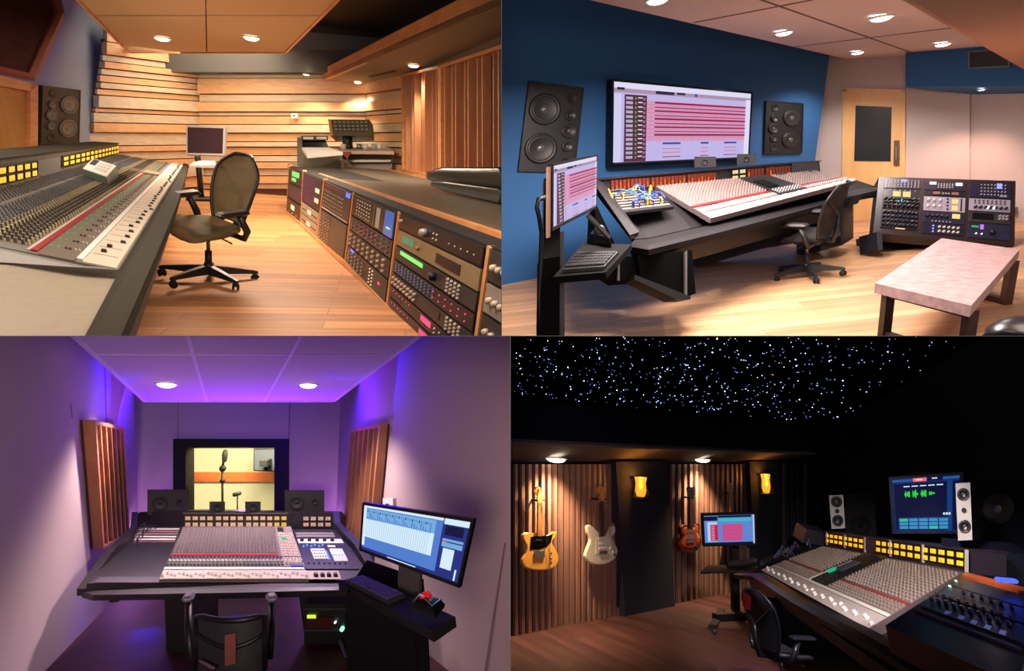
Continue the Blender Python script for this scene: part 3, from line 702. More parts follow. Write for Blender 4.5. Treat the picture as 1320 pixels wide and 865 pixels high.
    U(3, .30, .51, 'rack unit with rows of big cream knobs in the fourth bay', gc, [('knobs', .04, .95, 8, .06, .94, 3, .017, kb)])
    U(3, .02, .29, 'bottom rack unit of the fourth bay with a blue indicator and many grey buttons', gc, [('knobs', .05, .5, 5, .1, .85, 4, .013, ksil), ('rect', .12, .2, .82, .94, blu, 'indicator'), ('dots', .6, .72, 2, .1, .9, 5, .008, wl), ('rect', .82, .86, .5, .6, pink, 'indicator')])
    U(4, .86, .99, 'slim black unit with one large silver knob at the top of the widest bay', gp, [('knobs', .36, .44, 1, .3, .7, 1, .03, ksil), ('knobs', .02, .1, 1, .4, .8, 1, .016, ksil), ('dots', .48, .56, 2, .2, .8, 2, .008, kb), ('dots', .65, .95, 5, .3, .6, 1, .006, kb)])
    U(4, .70, .85, 'tan reverb unit with two green and dark displays in the widest bay', gt, [('rect', .1, .27, .35, .8, em('teal_screen', (40, 150, 110), .7), 'display'), ('rect', .56, .82, .25, .75, gp, 'display'), ('knobs', .3, .38, 1, .3, .7, 1, .017, gt)])
    U(4, .56, .69, 'grey unit with a long green display and a keypad in the widest bay', gc, [('rect', .1, .42, .55, .82, grn, 'display'), ('knobs', .52, .62, 1, .3, .7, 1, .03, gp), ('dots', .7, .85, 4, .05, .95, 4, .012, kb, 'keypad')])
    U(4, .42, .55, 'black unit criss-crossed by blue knobs and red lamps in the widest bay', gp, [('dots', .04, .6, 12, .1, .9, 4, .008, kbl, 'knob_row'), ('dots', .55, .95, 6, .1, .9, 2, .006, pink)])
    U(4, .28, .41, 'dark unit with silver knobs and a small keypad in the widest bay', gc, [('knobs', .03, .4, 8, .1, .9, 2, .015, kb), ('dots', .74, .9, 4, .05, .95, 4, .012, kb, 'keypad'), ('rect', .5, .68, .3, .8, gp, 'display')])
    U(4, .15, .27, 'black synthesizer module with a row of pink lamps in the widest bay', gp, [('dots', .04, .34, 6, .5, .9, 1, .006, pink), ('rect', .48, .6, .4, .8, pink, 'display'), ('dots', .62, .95, 6, .2, .8, 2, .009, kb, 'button_row')])
    U(4, .02, .14, 'lowest module with pink lamps in the widest bay', gp, [('dots', .04, .34, 6, .5, .9, 1, .006, pink), ('rect', .48, .6, .4, .8, pink, 'display'), ('dots', .62, .95, 6, .2, .8, 2, .009, kb, 'button_row')])
    for i in range(3):
        U(5, .80-.2*i, .99-.2*i, 'pale metal rack unit in the nearest bay, number %s from the top' % ('one', 'two', 'three', 'four', 'five')[i], gg if i % 2 else gc, [('knobs', .1, .5, 3, .2, .8, 1, .02, kb)])
    # ---------------- sofa behind the rack desk
    lea = mat('black_leather', (36, 38, 32), .3, noise=(60, .1), bump=.1)
    t = thing(R, 'sofa', 'black leather sofa behind the rack desk below the slatted panels', 'sofa', at(600, 290, 0))
    def roll(x0, x1, ya0, yb0, ya1, yb1, d0, d1, nm):
        rings = []
        for k in range(9):
            f = k/8; x = x0+(x1-x0)*f; ya = ya0+(ya1-ya0)*f; yb = yb0+(yb1-yb0)*f; d = d0+(d1-d0)*f
            sc_ = math.sin(PI*min(1, (f+.04)*8)/2) if f < .1 else 1
            c0 = dep(x, (ya+yb)/2, d); hh = abs(yb-ya)/2*d/F*sc_
            rings.append([c0+V((0, math.cos(2*PI*j/12)*hh*1.2, math.sin(2*PI*j/12)*hh)) for j in range(12)])
        MB().loft(rings, lea, smooth=True).build(nm, parent=t)
    roll(551, 690, 216, 236, 216, 256, 6.2, 4.6, 'back_cushion')
    roll(556, 690, 232, 242, 250, 272, 5.9, 4.3, 'seat_cushion')
    # ---------------- gear in the far right corner
    b0 = at(412, 245, 0); d = 10.2
    t = thing(R, 'tape_machine', 'grey tape machine cabinet standing against the back wall', 'tape machine', at(412, 238, 0))
    P = lambda x, y, dd=d: dep(x, y, dd)
    S = Surf(P(383, 232), P(422, 232), P(422, 176), P(383, 176), out=R.eye-P(383, 232))
    b = MB(); S.box(b, 0, .16, 0, .98, -.5, 0, mat('machine_grey', (86, 80, 64), .5)); b.prism([P(389, 178), P(389, 233), P(440, 233, d-.3), P(440, 196, d-.3), P(392, 190)], (0, .4, 0), 'machine_grey'); b.build('body', parent=t)
    b = MB(); b.prism([P(389, 190, d-.5), P(424, 190, d-.5), P(442, 196, d-.8), P(396, 200, d-.8)], (0, 0, -.05), lgrey); b.build('deck', parent=t)
    b = MB(); b.prism([P(389, 175, d-.1), P(423, 175, d-.1), P(423, 181, d-.1), P(389, 181, d-.1)], (0, .3, 0), black2); b.build('meter_panel', parent=t)
    b = MB()
    for x in (391, 408): b.prism([P(x, 176.5, d-.13), P(x+13, 176.5, d-.13), P(x+13, 179.5, d-.13), P(x, 179.5, d-.13)], (0, .02, 0), lgrey)
    b.build('meter', parent=t)
    b = MB(); b.prism([P(390, 181, d-.05), P(420, 181, d-.05), P(424, 190, d-.05), P(390, 190, d-.05)], (0, .1, 0), gloss); b.build('reel_deck', parent=t)
    t = thing(R, 'equipment_desk', 'brown curved equipment desk beside the tape machine', 'desk', at(480, 245, 0))
    b = MB(); b.prism([P(440, 196, 10.8), P(508, 194, 10.8), P(504, 222, 10.8), P(448, 226, 10.8)], (0, .6, 0), mat('desk_brown', (104, 84, 66), .45)); b.build('front', parent=t)
    b = MB(); b.prism([P(433, 194, 10.5), P(508, 195, 10.5), P(500, 188, 11.6), P(440, 188, 11.6)], (0, 0, -.06), mat('desk_tan', (176, 154, 128), .45)); b.build('desk_top', parent=t)
    b = MB(); b.prism([P(440, 195.5, 10.45), P(452, 195.5, 10.45), P(448, 206, 10.45)], (0, .04, 0), mat('red_cloth', (120, 48, 44), .7)); b.build('red_end_cap', parent=t)
    b = MB(); b.prism([P(450, 206, 10.7), P(504, 206, 10.7), P(503, 209, 10.7), P(452, 209, 10.7)], (0, .05, 0), lgrey); b.build('rail', parent=t)
    names = ['white mug at the left end of the equipment desk', 'dark cup next to the left white mug on the equipment desk', 'steel cup in the middle of the equipment desk', 'taller white mug right of centre on the equipment desk', 'white jar at the right end of the equipment desk', 'small pale dish at the far right of the equipment desk']
    for i, (x, m) in enumerate(((443, white), (450, black2), (463, steel), (471, white), (482, lgrey), (489, white))):
        p = P(x, 192.5, 10.9); b = MB().lathe(p, (0, 0, 1), [(.05, 0), (.055, .1), (.048, .1), (.045, .02), (.001, .02)], m, 12)
        b.tube([p+V((.05, 0, .08)), p+V((.085, 0, .06)), p+V((.05, 0, .02))], .008, m, 6)
        tag(b.build('mug', R), names[i], 'cup', 'cups on the equipment desk')
    t = thing(R, 'meter_cabinet', 'olive meter cabinet with rows of small dials on a post in the corner', 'meter cabinet', P(448, 190, 10.9))
    S = Surf(P(427, 175, 11), P(478, 175, 11), P(476, 154, 11), P(424, 154, 11), out=R.eye-P(427, 175, 11))
    b = MB(); S.box(b, 0, 1, 0, 1, -.3, 0, mat('cabinet_olive', (92, 84, 66), .5)); S.box(b, -.02, .05, 0, 1, -.3, .01, trimw); b.build('cabinet', parent=t)
    vu_meters(S, t, [(.1+.11*i, .28+.22*j) for i in range(8) for j in range(3)], .09, .18, mat('dial_face', (150, 150, 126), .4), name='dial')
    b = MB(); b.tube([P(448, 176, 11.1), P(448, 190, 11.1)], .1, black2, 8); b.build('post', parent=t)
    b = MB(); wp = back; nb = back[0] if back[0].dot(R.eye-P(379, 150)) > 0 else -back[0]
    S = pxsurf(R, (nb, nb.dot(dep(258, 200, 12.6))+.17), [(376, 152.5), (383.5, 152.5), (383.5, 146.5), (376, 146.5)])
    S.box(b, 0, 1, 0, 1, -.05, .03, white); S.box(b, .3, .7, .4, .7, .03, .034, dgrey); tag(b.build('thermostat', R), 'small white thermostat on the plank back wall', 'thermostat')
    # ---------------- slatted diffuser panels
    nr = rw[0] if rw[0].dot(R.eye-dep(600, 100, 8)) > 0 else -rw[0]
    def fpanel(xa, xb, ta, tb, ba, bb, nf, lab):
        S = pxsurf(R, (nr, nr.dot(dep(527, 180, 10.6))+.02), [(xa, ba), (xb, bb), (xb, tb), (xa, ta)])
        t = thing(R, 'acoustic_diffuser', lab, 'acoustic panel', S.p(.5, 0))
        b = MB(); S.box(b, 0, 1, 0, 1, -.02, .01, mat('panel_back', (96, 52, 40), .8)); b.build('back_board', parent=t)
        e = .05/S.ls
        for u0, u1, v0, v1 in ((0, e*1.3, 0, 1), (1-e*1.3, 1, 0, 1), (0, 1, .975, 1), (0, 1, 0, .03)):
            b = MB(); S.box(b, u0, u1, v0, v1, .01, .14, trimw); b.build('frame_board', parent=t)
        for i in range(nf):
            u = (i+.7)/(nf+.4); b = MB(); S.box(b, u, u+.03/S.ls, .03, .975, .01, (.12, .09, .12, .08)[i % 4], fins); b.build('slat', parent=t)
    fpanel(527, 578, 97, 86, 222, 232, 7, 'far narrow panel of upright timber slats beside the plank wall')
    fpanel(578.5, 720, 86, 41, 232, 288, 13, 'near wide panel of upright timber slats behind the sofa')
room_one()
# ================================================================== ROOM TWO: blue wall control room
B = Room('B', 980, 172, 900, 1.6, [(-1, (646.9-CX)/F, 0), (0, (CY-432.8)/F, -1)]); ROOMS['B'] = B
def room_two():
    R = B; at, dep, on = R.at, R.dep, R.on
    maple = wood('maple_floor', (192, 146, 106), (212, 168, 126), (1.2, 12, 12), .36, (1.8, .14), math.radians(-24))
    bluep = mat('blue_paint', (38, 92, 146), .75, noise=(40, .04)); greyw = mat('grey_fabric_wall', (196, 182, 178), .9, noise=(140, .08), bump=.1)
    cloud = mat('white_cloud', (216, 196, 190), .9, noise=(90, .05)); pinks = mat('pink_soffit', (196, 152, 128), .9, noise=(150, .1), bump=.15)
    seam = mat('seam_brown', (104, 74, 66), .7); dk = mat('ceiling_dark_blue', (26, 40, 58), .9); drw = wood('birch_door', (226, 176, 112), (238, 192, 130), (5, 5, 1), .4)
    lea = mat('console_leather', (24, 22, 25), .6, noise=(120, .08), bump=.12, spec=.2)
    MB_ = MB(); MB_.prism([at(500, 560), at(1500, 560), at(1500, 266), at(1050, 266), at(646, 345), at(480, 400)], (0, 0, -.06), maple); struct(MB_, 'floor', R)
    bw = facing(R, vplane(at(650, 367), at(1070, 284)))
    dw = facing(R, vplane(at(1050, 284), at(1165, 283))); 
    rw = facing(R, vplane(at(1165, 283), at(1250, 283))); rw2 = facing(R, vplane(at(1250, 283), at(1420, 290)))
    wallp(R, bw, [(560, 460), (1046, 300), (1050, 212), (1076, 20), (1080, -60), (560, -160)], 'wall_left', bluep)
    wallp(R, dw, [(1035, 320), (1165.5, 320), (1167.5, 50), (1167.5, 10), (1065, 10)], 'wall_back', greyw)
    wallp(R, rw, [(1165, 300), (1250, 300), (1250, 40), (1166, 40)], 'wall_right', greyw)
    wallp(R, rw2, [(1250, 320), (1450, 320), (1450, 40), (1250, 40)], 'wall_end', greyw)
    cpl = plane3(dep(1095, 77, 9.3), dep(1275, 64.5, 7.9), dep(900, 0, 4.5)); cpl = facing(R, cpl); cdn = cpl[0]
    MB().prism([at(500, -200, 3.5), at(1500, -200, 3.5), at(1500, 60, 3.5), at(600, 60, 3.5)], (0, 0, .1), dk).build('ceiling', R, kind='structure')
    # suspended cloud with its seams
    t = thing(R, 'ceiling_cloud', 'pale pinkish suspended ceiling cloud with dark panel seams over the blue-walled room', 'ceiling panel', on(1060, 40, cpl))
    MB().prism([on(x, y, cpl) for x, y in ((760, 0), (1095, 77), (1275, 64.5), (1168, 0), (1090, -60), (560, -48))], -cdn*.08, cloud).build('fabric_panel', parent=t)
    for a, b_ in (((894, 29), (1050, -1)), ((980, -1), (1185, 71)), ((1022, 60.5), (1228, 35.5)), ((1050, -1), (1110, -14))):
        MB().bar(on(*a, cpl)+cdn*.002, on(*b_, cpl)+cdn*.002, .022, .006, seam, up=cdn).build('panel_seam', parent=t)
    # low pink soffit at upper right with thin timber edge
    lz = 2.05
    MB().prism([at(x, y, lz) for x, y in ((1168, 0), (1322, 90), (1350, 70), (1350, -60), (1100, -40))], (0, 0, .12), pinks).build('trim_1', R, kind='structure')
    MB().bar(at(1120, -28, lz)+V((0, 0, .02)), at(1330, 94.5, lz)+V((0, 0, .02)), .02, .04, mat('edge_orange', (186, 112, 66), .5)).build('trim_2', R, kind='structure')
    bp = facing(R, vplane(dep(1167, 100, 8.3), dep(1330, 100, 7.2)))
    b = MB(); b.prism(pxpoly(R, bp, [(1167.5, 112), (1420, 110), (1420, 40), (1167.5, 60)]), -bp[0]*.35, bluep); struct(b, 'wall_bulkhead', R)
    # grille in the bulkhead
    t = thing(R, 'ventilation_grille', 'rectangular ventilation grille in the dark blue bulkhead over the right wall', 'vent', on(1275, 88, bp))
    S = pxsurf(R, bp, [(1249, 89), (1303, 86.5), (1303, 62), (1249, 66)])
    b = MB(); S.box(b, 0, 1, 0, 1, .0, .01, black); b.build('duct_opening', parent=t)
    b = MB(); 
    for q in ((0, 1, 0, .08), (0, 1, .92, 1), (0, .04, 0, 1), (.96, 1, 0, 1)): S.box(b, *q, .01, .03, mgrey)
    b.build('frame', parent=t)
    for i in range(8): b = MB(); S.box(b, .04, .96, .1+i*.1, .13+i*.1, .005, .02, dgrey); b.build('louvre', parent=t)
    # downlights
    w = (255, 240, 234); cp = cpl
    for x, y, r, lab in ((1011, 40, .085, 'left downlight in the pale cloud, nearest the blue wall'), (1137, 20, .092, 'brightest and nearest downlight, near the top of the pale cloud'), (1106, 66, .08, 'farthest downlight in the pale cloud, above the timber door'), (1216, 55, .085, 'right downlight in the pale cloud, beside the pink soffit'), (848, -3, .085, 'downlight cut by the top edge above the wall screen')):
        downlight(R, x, y, cp, r, lab, None, 110, w, 140, lampw, n=cdn)
    upl = facing(R, plane3(on(1167.5, 112, bp), on(1310, 110.4, bp), on(1250, 121, rw)))
    downlight(R, 1266, 114, upl, .045, 'small downlight under the blue bulkhead lighting the right wall', None, 90, (255, 196, 170), 120, lampw, n=upl[0])
    light(R, 'AREA', V((-1.2, 2.2, 2.7)), 70, (255, 228, 206), 1.5, name='overhead_fill')  # added overhead fill for the room, like the two area lights below
    light(R, 'AREA', V((1.6, 3.6, 2.0)), 55, (255, 232, 216), 1.3, name='overhead_fill')
    light(R, 'AREA', V((-.5, 5.6, 2.5)), 270, (255, 236, 228), 1.2, name='overhead_fill')
    b = MB(); b.prism([on(x, y, upl) for x, y in ((1167.5, 112), (1330, 110.2), (1330, 122), (1250, 121.5), (1167, 113))], -upl[0]*.03, bluep); struct(b, 'trim_4', R)
    light(R, 'SPOT', V((.6, -.6, 1.95)), 320, (255, 236, 226), .5, aim=on(1040, 0, cpl), spot=85, blend=1., name='bounce_fill')  # added fill from behind the viewer, lifting the pale cloud
    # timber door
    t = None
    b = MB(); F_ = off(dw, .03)
    b.prism(pxpoly(R, F_, [(1085, 300), (1089, 300), (1091.5, 115), (1086, 114)]), -dw[0]*.05, drw); b.prism(pxpoly(R, F_, [(1162, 300), (1166, 300), (1167, 115.5), (1163, 115.5)]), -dw[0]*.05, drw); b.prism(pxpoly(R, F_, [(1086, 118.5), (1166, 119.5), (1167, 115.5), (1086, 113.5)]), -dw[0]*.05, drw); struct(b, 'trim_3', R)
    S = pxsurf(R, off(dw, .015), [(1088, 284), (1162.5, 284), (1163.5, 119), (1091, 118)])
    d = MB(); S.box(d, 0, 1, 0, 1, -.02, .005, drw); do = struct(d, 'door_1', R)
    S2 = pxsurf(R, off(dw, .025), [(1101, 207.5), (1148, 208), (1149.5, 138), (1103, 136)])
    b = MB(); S2.box(b, 0, 1, 0, 1, -.01, .004, mat('door_glass', (44, 46, 48), .2)); b.build('door_window', parent=do)
    S3 = pxsurf(R, off(dw, .03), [(1152, 213), (1159.5, 214), (1159.5, 181), (1152.5, 181)])
    b = MB(); S3.box(b, 0, 1, 0, 1, -.01, .01, mat('bronze', (120, 88, 74), .35, .6)); S3.box(b, .35, .6, .25, .75, .01, .05, steel); b.build('door_handle', parent=do)
    # speakers in the blue wall
    S = pxsurf(R, off(bw, .03), [(668, 221), (741, 223), (753, 113), (682, 104)])
    wall_speaker(R, S, 'larger black wall speaker at the left of the big screen, woofers on its left side',
      [('woofer', .33, .71, .25), ('woofer', .34, .27, .25), ('bass_port', .80, .86, .08), ('midrange_driver', .80, .67, .09), ('tweeter', .80, .49, .12), ('midrange_driver', .80, .31, .09), ('bass_port', .81, .12, .08)], .12, asp=.62, ringm=mat('b_ring', (34, 32, 34), .4))
    S = pxsurf(R, off(bw, .03), [(985, 199), (1034, 197.5), (1036, 133), (987.5, 129.5)])
    wall_speaker(R, S, 'smaller-looking black wall speaker right of the big screen, woofers on its right side',
      [('woofer', .68, .70, .2), ('woofer', .67, .27, .2), ('bass_port', .24, .88, .08), ('midrange_driver', .22, .68, .08), ('tweeter', .21, .49, .12), ('midrange_driver', .22, .30, .08), ('bass_port', .23, .12, .08)], .12, asp=.73, ringm='b_ring')
    # wall screen
    S = pxsurf(R, off(bw, .16), [(790, 211.5), (964, 203.5), (968, 121), (791.5, 105)])
    t = thing(R, 'wall_screen', 'huge wall screen showing pink and red audio tracks on the blue wall', 'screen', S.p(.5, 0))
    screen_art(S, t, daw_rects(9), .03, .12)
    # ---------------- mixing console
    z = .75
    bd = lambda x: 6.1+(x-787)/268*1.9
    bk = lambda x, y: dep(x, y, bd(x))
    t = thing(R, 'mixing_console', 'wide large-format console with brown-lit meters and a patch bay in front of the big screen', 'mixing console', at(960, 360, 0))
    # frame / armrest
    fr = [(818, 309), (835, 308), (910, 291), (1000, 268), (1100, 243), (1130, 241)]
    fo = [(812, 318), (836, 322), (914, 303), (1002, 280), (1102, 252), (1131, 245)]
    rings = []
    for (x0, y0), (x1, y1) in zip(fr, fo):
        a = at(x0, y0, z+.02); c = at(x1, y1, z); rings.append([a, c.lerp(a, .3)+V((0, 0, .01)), c, c+V((0, 0, -.05)), c.lerp(a, .3)+V((0, 0, -.10)), a+V((0, 0, -.1))])
    MB().loft(rings, lea).build('armrest', parent=t)
    b = MB(); s1 = [at(x, y, z-.05) for x, y in ((812, 320), (836, 324), (914, 305), (1002, 282), (1102, 254))]
    for i in range(4):
        a, c = s1[i], s1[i+1]; b.box8([a+V((0, .1, -.2)), c+V((0, .1, -.2)), c+V((0, .3, -.2)), a+V((0, .3, -.2)), a+V((0, .05, 0)), c+V((0, .05, 0)), c+V((0, .3, 0)), a+V((0, .3, 0))], mat('skirt_black', (14, 13, 14), .5))
    b.build('front_skirt', parent=t)
    for x, y in ((891, 311), (936, 299), (976, 288)):
        p = at(x, y, z-.07); MB().box(p+V((0, .06, -.08)), (.018, .03, .17), mgrey, ).build('support_bracket', parent=t)
    # deck: dark leather area, patch bay, panel, right wing
    FL, FR = at(835, 307, z+.02), at(1128, 240, z+.02)
    b = MB(); dq = [at(818, 308, z+.01), at(835, 307, z+.01), at(910, 290, z+.01), at(1128, 240, z+.01), dep(1100, 231, 7.7), bk(1055, 226), bk(787, 248), dep(768, 243, 5.7)]
    b.prism(dq, (0, 0, -.06), lea); b.build('deck', parent=t)
    b = MB(); b.box8([dep(766, 240, 5.6), dep(770, 232, 6.2), dep(822, 305, 4.75), dep(813, 309, 4.7), dep(764, 234, 5.6), dep(772, 228, 6.2), dep(824, 299, 4.75), dep(812, 303, 4.7)], lea); b.build('side_rail', parent=t)
    S = Surf(at(805, 289.5, z+.06), at(905, 276, z+.06), bk(860, 246), bk(775, 252), out=(0, 0, 1))
    b = MB(); S.box(b, 0.05, .9, .0, .04, 0, .02, lgrey); b.build('metal_strip', parent=t)
    S = Surf(dep(794, 279, 5.2), dep(868, 270, 5.7), bk(838, 247), bk(775, 251), out=(0, 0, 1))
    b = MB(); S.box(b, 0, 1, 0, 1, 0, .03, black2)
    for i in range(7): S.box(b, .03, .97, .1+i*.125, .155+i*.125, .03, .034, mgrey if i % 2 else mat('bay_tan', (140, 126, 100), .5))
    b.build('patch_bay', parent=t)
    bcol = [mat('cable_blue', (50, 70, 150), .5), mat('cable_yellow', (220, 180, 50), .5), mat('cable_teal', (70, 120, 150), .5)]
    r2 = random.Random(3)
    for i in range(16):
        u, v = r2.uniform(.05, .95), r2.uniform(.1, .9); u2, v2 = min(.97, max(.03, u+r2.uniform(-.5, .5))), r2.uniform(.1, .9)
        b = MB(); m = bcol[(0, 1, 0, 2)[i % 4]]
        a = S.p(u, v, .03); c = S.p(u2, v2, .03)
        b.tube([a, a+V((0, -.02, .05)), a.lerp(c, .3)+V((0, -.03, .06+.04*r2.random())), a.lerp(c, .7)+V((0, 0, .05+.04*r2.random())), c+V((0, -.02, .05)), c], .008, m, 5)
        b.tube([a, a+V((0, -.01, .07))], .014, 'cable_blue' if i % 3 else 'cable_yellow', 5); b.build('patch_cable', parent=t)
    # control panel
    A_, B_, C_, D_ = at(915, 288, z+.05), dep(1103, 237.5, 6.95), bk(1045, 224.5), bk(841, 243.5)
    S = Surf(A_, B_, C_, D_, out=(0, 0, 1))
    b = MB(); S.box(b, 0, 1, 0, 1, 0, .05, mat('panel_mauve', (112, 98, 98), .5)); b.build('control_panel', parent=t)
    S = Surf(*[p+S.n*.05 for p in (A_, B_, C_, D_)], out=(0, 0, 1))
    def strip(s0, s1, t0, t1, m, nm, h=.005): b = MB(); S.box(b, s0, s1, t0, t1, 0, h, m); b.build(nm, parent=t)
    strip(0, 1, 0, .13, mat('fader_pale_b', (160, 152, 150), .5), 'fader_panel'); strip(0, .48, .28, .315, red, 'red_strip', .007); strip(.66, 1, .28, .315, red, 'red_strip', .007)
    strip(.47, .66, .14, .95, black2, 'centre_section', .012); strip(.49, .56, .4, .7, gloss, 'centre_display', .02)
    strip(0, 1, .15, .25, mat('panel_pale', (128, 118, 116), .5), 'pale_band', .004)
    kc = mat('knob_pinkgrey', (176, 156, 150), .4); kd = mat('knob_dark', (70, 62, 64), .4)
    cols = [i for i in range(56) if not .46 < (i+.5)/56 < .67]; cc = lambda i: (i+.5)/56
    knobs(S, t, 'rotary_knob', [(cc(i), .36+.05*j) for i in cols for j in range(12)], .014, .018, kc, 6, keep=80, hat=kd)
    knobs(S, t, 'switch_button', [(cc(i), v) for i in cols for v in (.2, .24)], .014, .010, white, 4)
    fader_caps(S, t, [(cc(i), .05+.04*((i*7) % 5)/5) for i in range(56)], .02, .06, .02, white)
    knobs(S, t, 'centre_button', [(.49+.16*i/8, .2+.04*j) for i in range(9) for j in range(4)], .013, .02, white, 4)
    strip(.72, .78, .9, .99, black2, 'phone_pad', .02)
    # lit bridge
    a0, a1 = bk(787, 248), bk(1052, 225)
    bpl = facing(R, vplane(a0, a1))
    Q = pxsurf(R, bpl, [(766, 250), (1058, 225), (1056, 207), (768, 231)])
    b = MB(); Q.box(b, 0, 1, 0, 1, -.4, 0, mat('bridge_black', (32, 28, 30), .4)); Q.box(b, 0, 1, .94, 1.0, -.42, .03, 'bridge_black'); b.build('meter_bridge', parent=t)
    brown = mat('meter_brown', (84, 34, 22), .3, emit=(150, 60, 30), es=.25); orr = em('meter_orange', (255, 110, 40), 1.0)
    x0 = 786; groups = [(787, 837, 10, 4, 247, 231), (839, 884, 9, 6, 243, 227.5), (886, 923, 9, 5, 239, 223.5), (963, 985, 5, 0, 232.3, 217), (987, 1019, 8, 0, 230.5, 214.5)]
    for gi, (xa, xb, n_, lit, yb, yt) in enumerate(groups):
        dy = -(xb-xa)*.083
        G = pxsurf(R, off(bpl, .012), [(xa, yb-1), (xb, yb-1+dy), (xb, yt+dy*.85), (xa, yt)])
        for i in range(n_):
            b = MB(); G.box(b, (i+.1)/n_, (i+.85)/n_, .05, .9, 0, .006, brown)
            if (i*5+gi) % 3 == 0 or lit: G.box(b, (i+.3)/n_, (i+.65)/n_, .08, .25+.5*(((i*7+gi*3) % 5)/5), .006, .008, orr)
            b.build('bar_meter', parent=t)
    G = pxsurf(R, off(bpl, .012), [(942, 233), (961, 231.5), (961, 217), (942, 219)])
    vu_meters(G, t, [(.03+.5*i, .05+.5*j) for i in range(2) for j in range(2)], .44, .42, em('meter_cream', (255, 226, 170), 1.0))
    b = MB(); G = pxsurf(R, off(bpl, .012), [(1020, 227), (1056, 224), (1054, 209), (1020, 211)]); G.box(b, 0, 1, 0, 1, 0, .02, dgrey); b.build('end_plate', parent=t)
    b = MB(); a = bk(1035, 218); cable(b, a, dep(1075, 236, 7.3), -.02, .01, black2); cable(b, bk(1028, 222), dep(1062, 238, 7.2), -.03, .01, mgrey); b.build('headphone_cable', parent=t)
    # legs
    def leg(q, d, dd, nm='leg', m='skirt_black'):
        b = MB(); b.prism([dep(x, y, d) for x, y in q], R.RT @ V((0, dd, 0)), m); b.build(nm, parent=t)
    leg([(768, 262), (800, 330), (820, 331), (820, 360), (797, 362), (781, 352), (765, 330)], 5.0, .5, 'leg', mat('leg_black', (4, 4, 5), .8, spec=.1))
    leg([(797, 332), (799, 332), (799, 362), (796, 361)], 4.95, .04, 'leg_edge', mgrey)
    leg([(822, 330), (892, 322), (897, 378), (884, 384), (826, 357)], 4.9, .5, 'leg', 'leg_black')
    leg([(883, 324), (886, 323), (886, 382), (883, 383)], 4.85, .04, 'leg_edge', mgrey)
    leg([(818, 354), (890, 382), (890, 386), (872, 386), (818, 360)], 4.8, .4, 'foot')
    leg([(897, 318), (1062, 272), (1062, 306), (990, 318), (897, 345)], 7.4, .2, 'under_shade_panel', black2)  # black sheet standing for the shadow on the floor under the console
    leg([(1072, 258), (1112, 250), (1106, 262), (1072, 268)], 6.9, .5, 'end_bracket')
    t = thing(R, 'equipment_cabinet', 'black equipment cabinet under the right end of the console', 'cabinet', at(1080, 312, 0))
    d = 7.0; b = MB(); b.prism([dep(x, y, d) for x, y in ((1058, 269), (1086, 267), (1086, 316), (1058, 322))], R.RT @ V((0, .6, 0)), black2); b.prism([dep(1086, 267, d), dep(1100, 266, d+.5), dep(1100, 307, d+.5), dep(1086, 316, d)], R.RT @ V((-.1, .3, 0)), black); b.build('body', parent=t)
    for i in range(5): b = MB(); b.prism([dep(x, y, d-.03) for x, y in ((1060, 275+i*8.5), (1084, 274+i*8.2), (1084, 280+i*8.2), (1060, 281+i*8.5))], R.RT @ V((0, .05, 0)), dgrey if i % 2 else gloss); b.build('front_plate', parent=t)
    # small desk speakers on the bridge
    for x0, x1, y0, y1, lab in ((895, 923, 216, 202, 'small black cube speaker on the bridge below the middle of the big screen'), (950, 975, 212, 198.5, 'small black cube speaker on the bridge at the right edge of the big screen')):
        q = [dep(x0, y0, bd(x0)+.1), dep(x1, y0-2, bd(x1)+.1), dep(x1, y1, bd(x1)+.1), dep(x0, y1, bd(x0)+.1)]
        wall_speaker(R, fq(R, [(x0, y0), (x1, y0-1), (x1, y1), (x0, y1)], bd(x0)+.1), lab, [('driver', .5, .5, .13)], .16, asp=2., cabm=black, ringm=black2)
    # ---------------- office chair
    office_chair(R, 1040, 357, math.radians(62), 'black mesh office chair rolled up to the console beside the wooden table', 1.0, mat('grey_mesh', (34, 31, 32), .8, noise=(150, .3), alpha=.78), black2, lean=.95, legphase=.05, tilt=math.radians(7), bk=1.12)
    # ---------------- producer desk of outboard gear
    f = [dep(1130, 298, 7.0), dep(1304.5, 313, 6.7), dep(1306, 235, 7.2), dep(1137, 229.5, 7.5)]
    S = Surf(*f, out=R.eye-f[0])
    t = thing(R, 'sloped_rack_desk', 'dark sloping rack desk full of lit outboard gear against the right wall', 'rack desk', at(1215, 322, 0))
    nv = mat('rack_navy', (36, 34, 58), .4)
    b = MB(); S.box(b, -.025, 1.02, -.03, 1.03, -.14, -.004, mat('rack_case', (44, 30, 30), .4)); b.build('case', parent=t)
    b = MB(); b.prism([dep(x, y, 7.2) for x, y in ((1134, 300), (1302, 314), (1300, 330), (1136, 322))], R.RT @ V((0, .5, 0)), gloss); b.build('plinth', parent=t)
    for x, y in ((1134, 321), (1300, 334)): b = MB(); b.prism([dep(x-4, y-22, 6.9), dep(x+3, y-22, 6.9), dep(x+4, y+1, 6.75), dep(x-2, y+2, 6.75)], R.RT @ V((0, .35, 0)), black2); b.build('foot', parent=t)
    kw = mat('knob_white', (216, 210, 206), .35); blu = em('b_led', (120, 130, 255), 2.2); cyn = em('b_cyan', (80, 220, 230), 1.8); gpl = mat('plate_lilac', (170, 160, 176), .4); pnl = mat('plate_navy', (40, 38, 62), .35); pb = mat('plate_dark', (30, 26, 40), .35); yel = em('b_yellow', (255, 210, 130), 1.2); whl = em('b_white', (230, 240, 255), 1.6); dkk = mat('knob_inky', (16, 14, 24), .3)
    def U(s0, s1, t0, t1, lab, m, spec): rack_unit(R, S.sub(s0, s1, t0, t1, .0), lab, m, spec, deep=.02)
    c = [(.02, .315), (.335, .655), (.675, .985)]
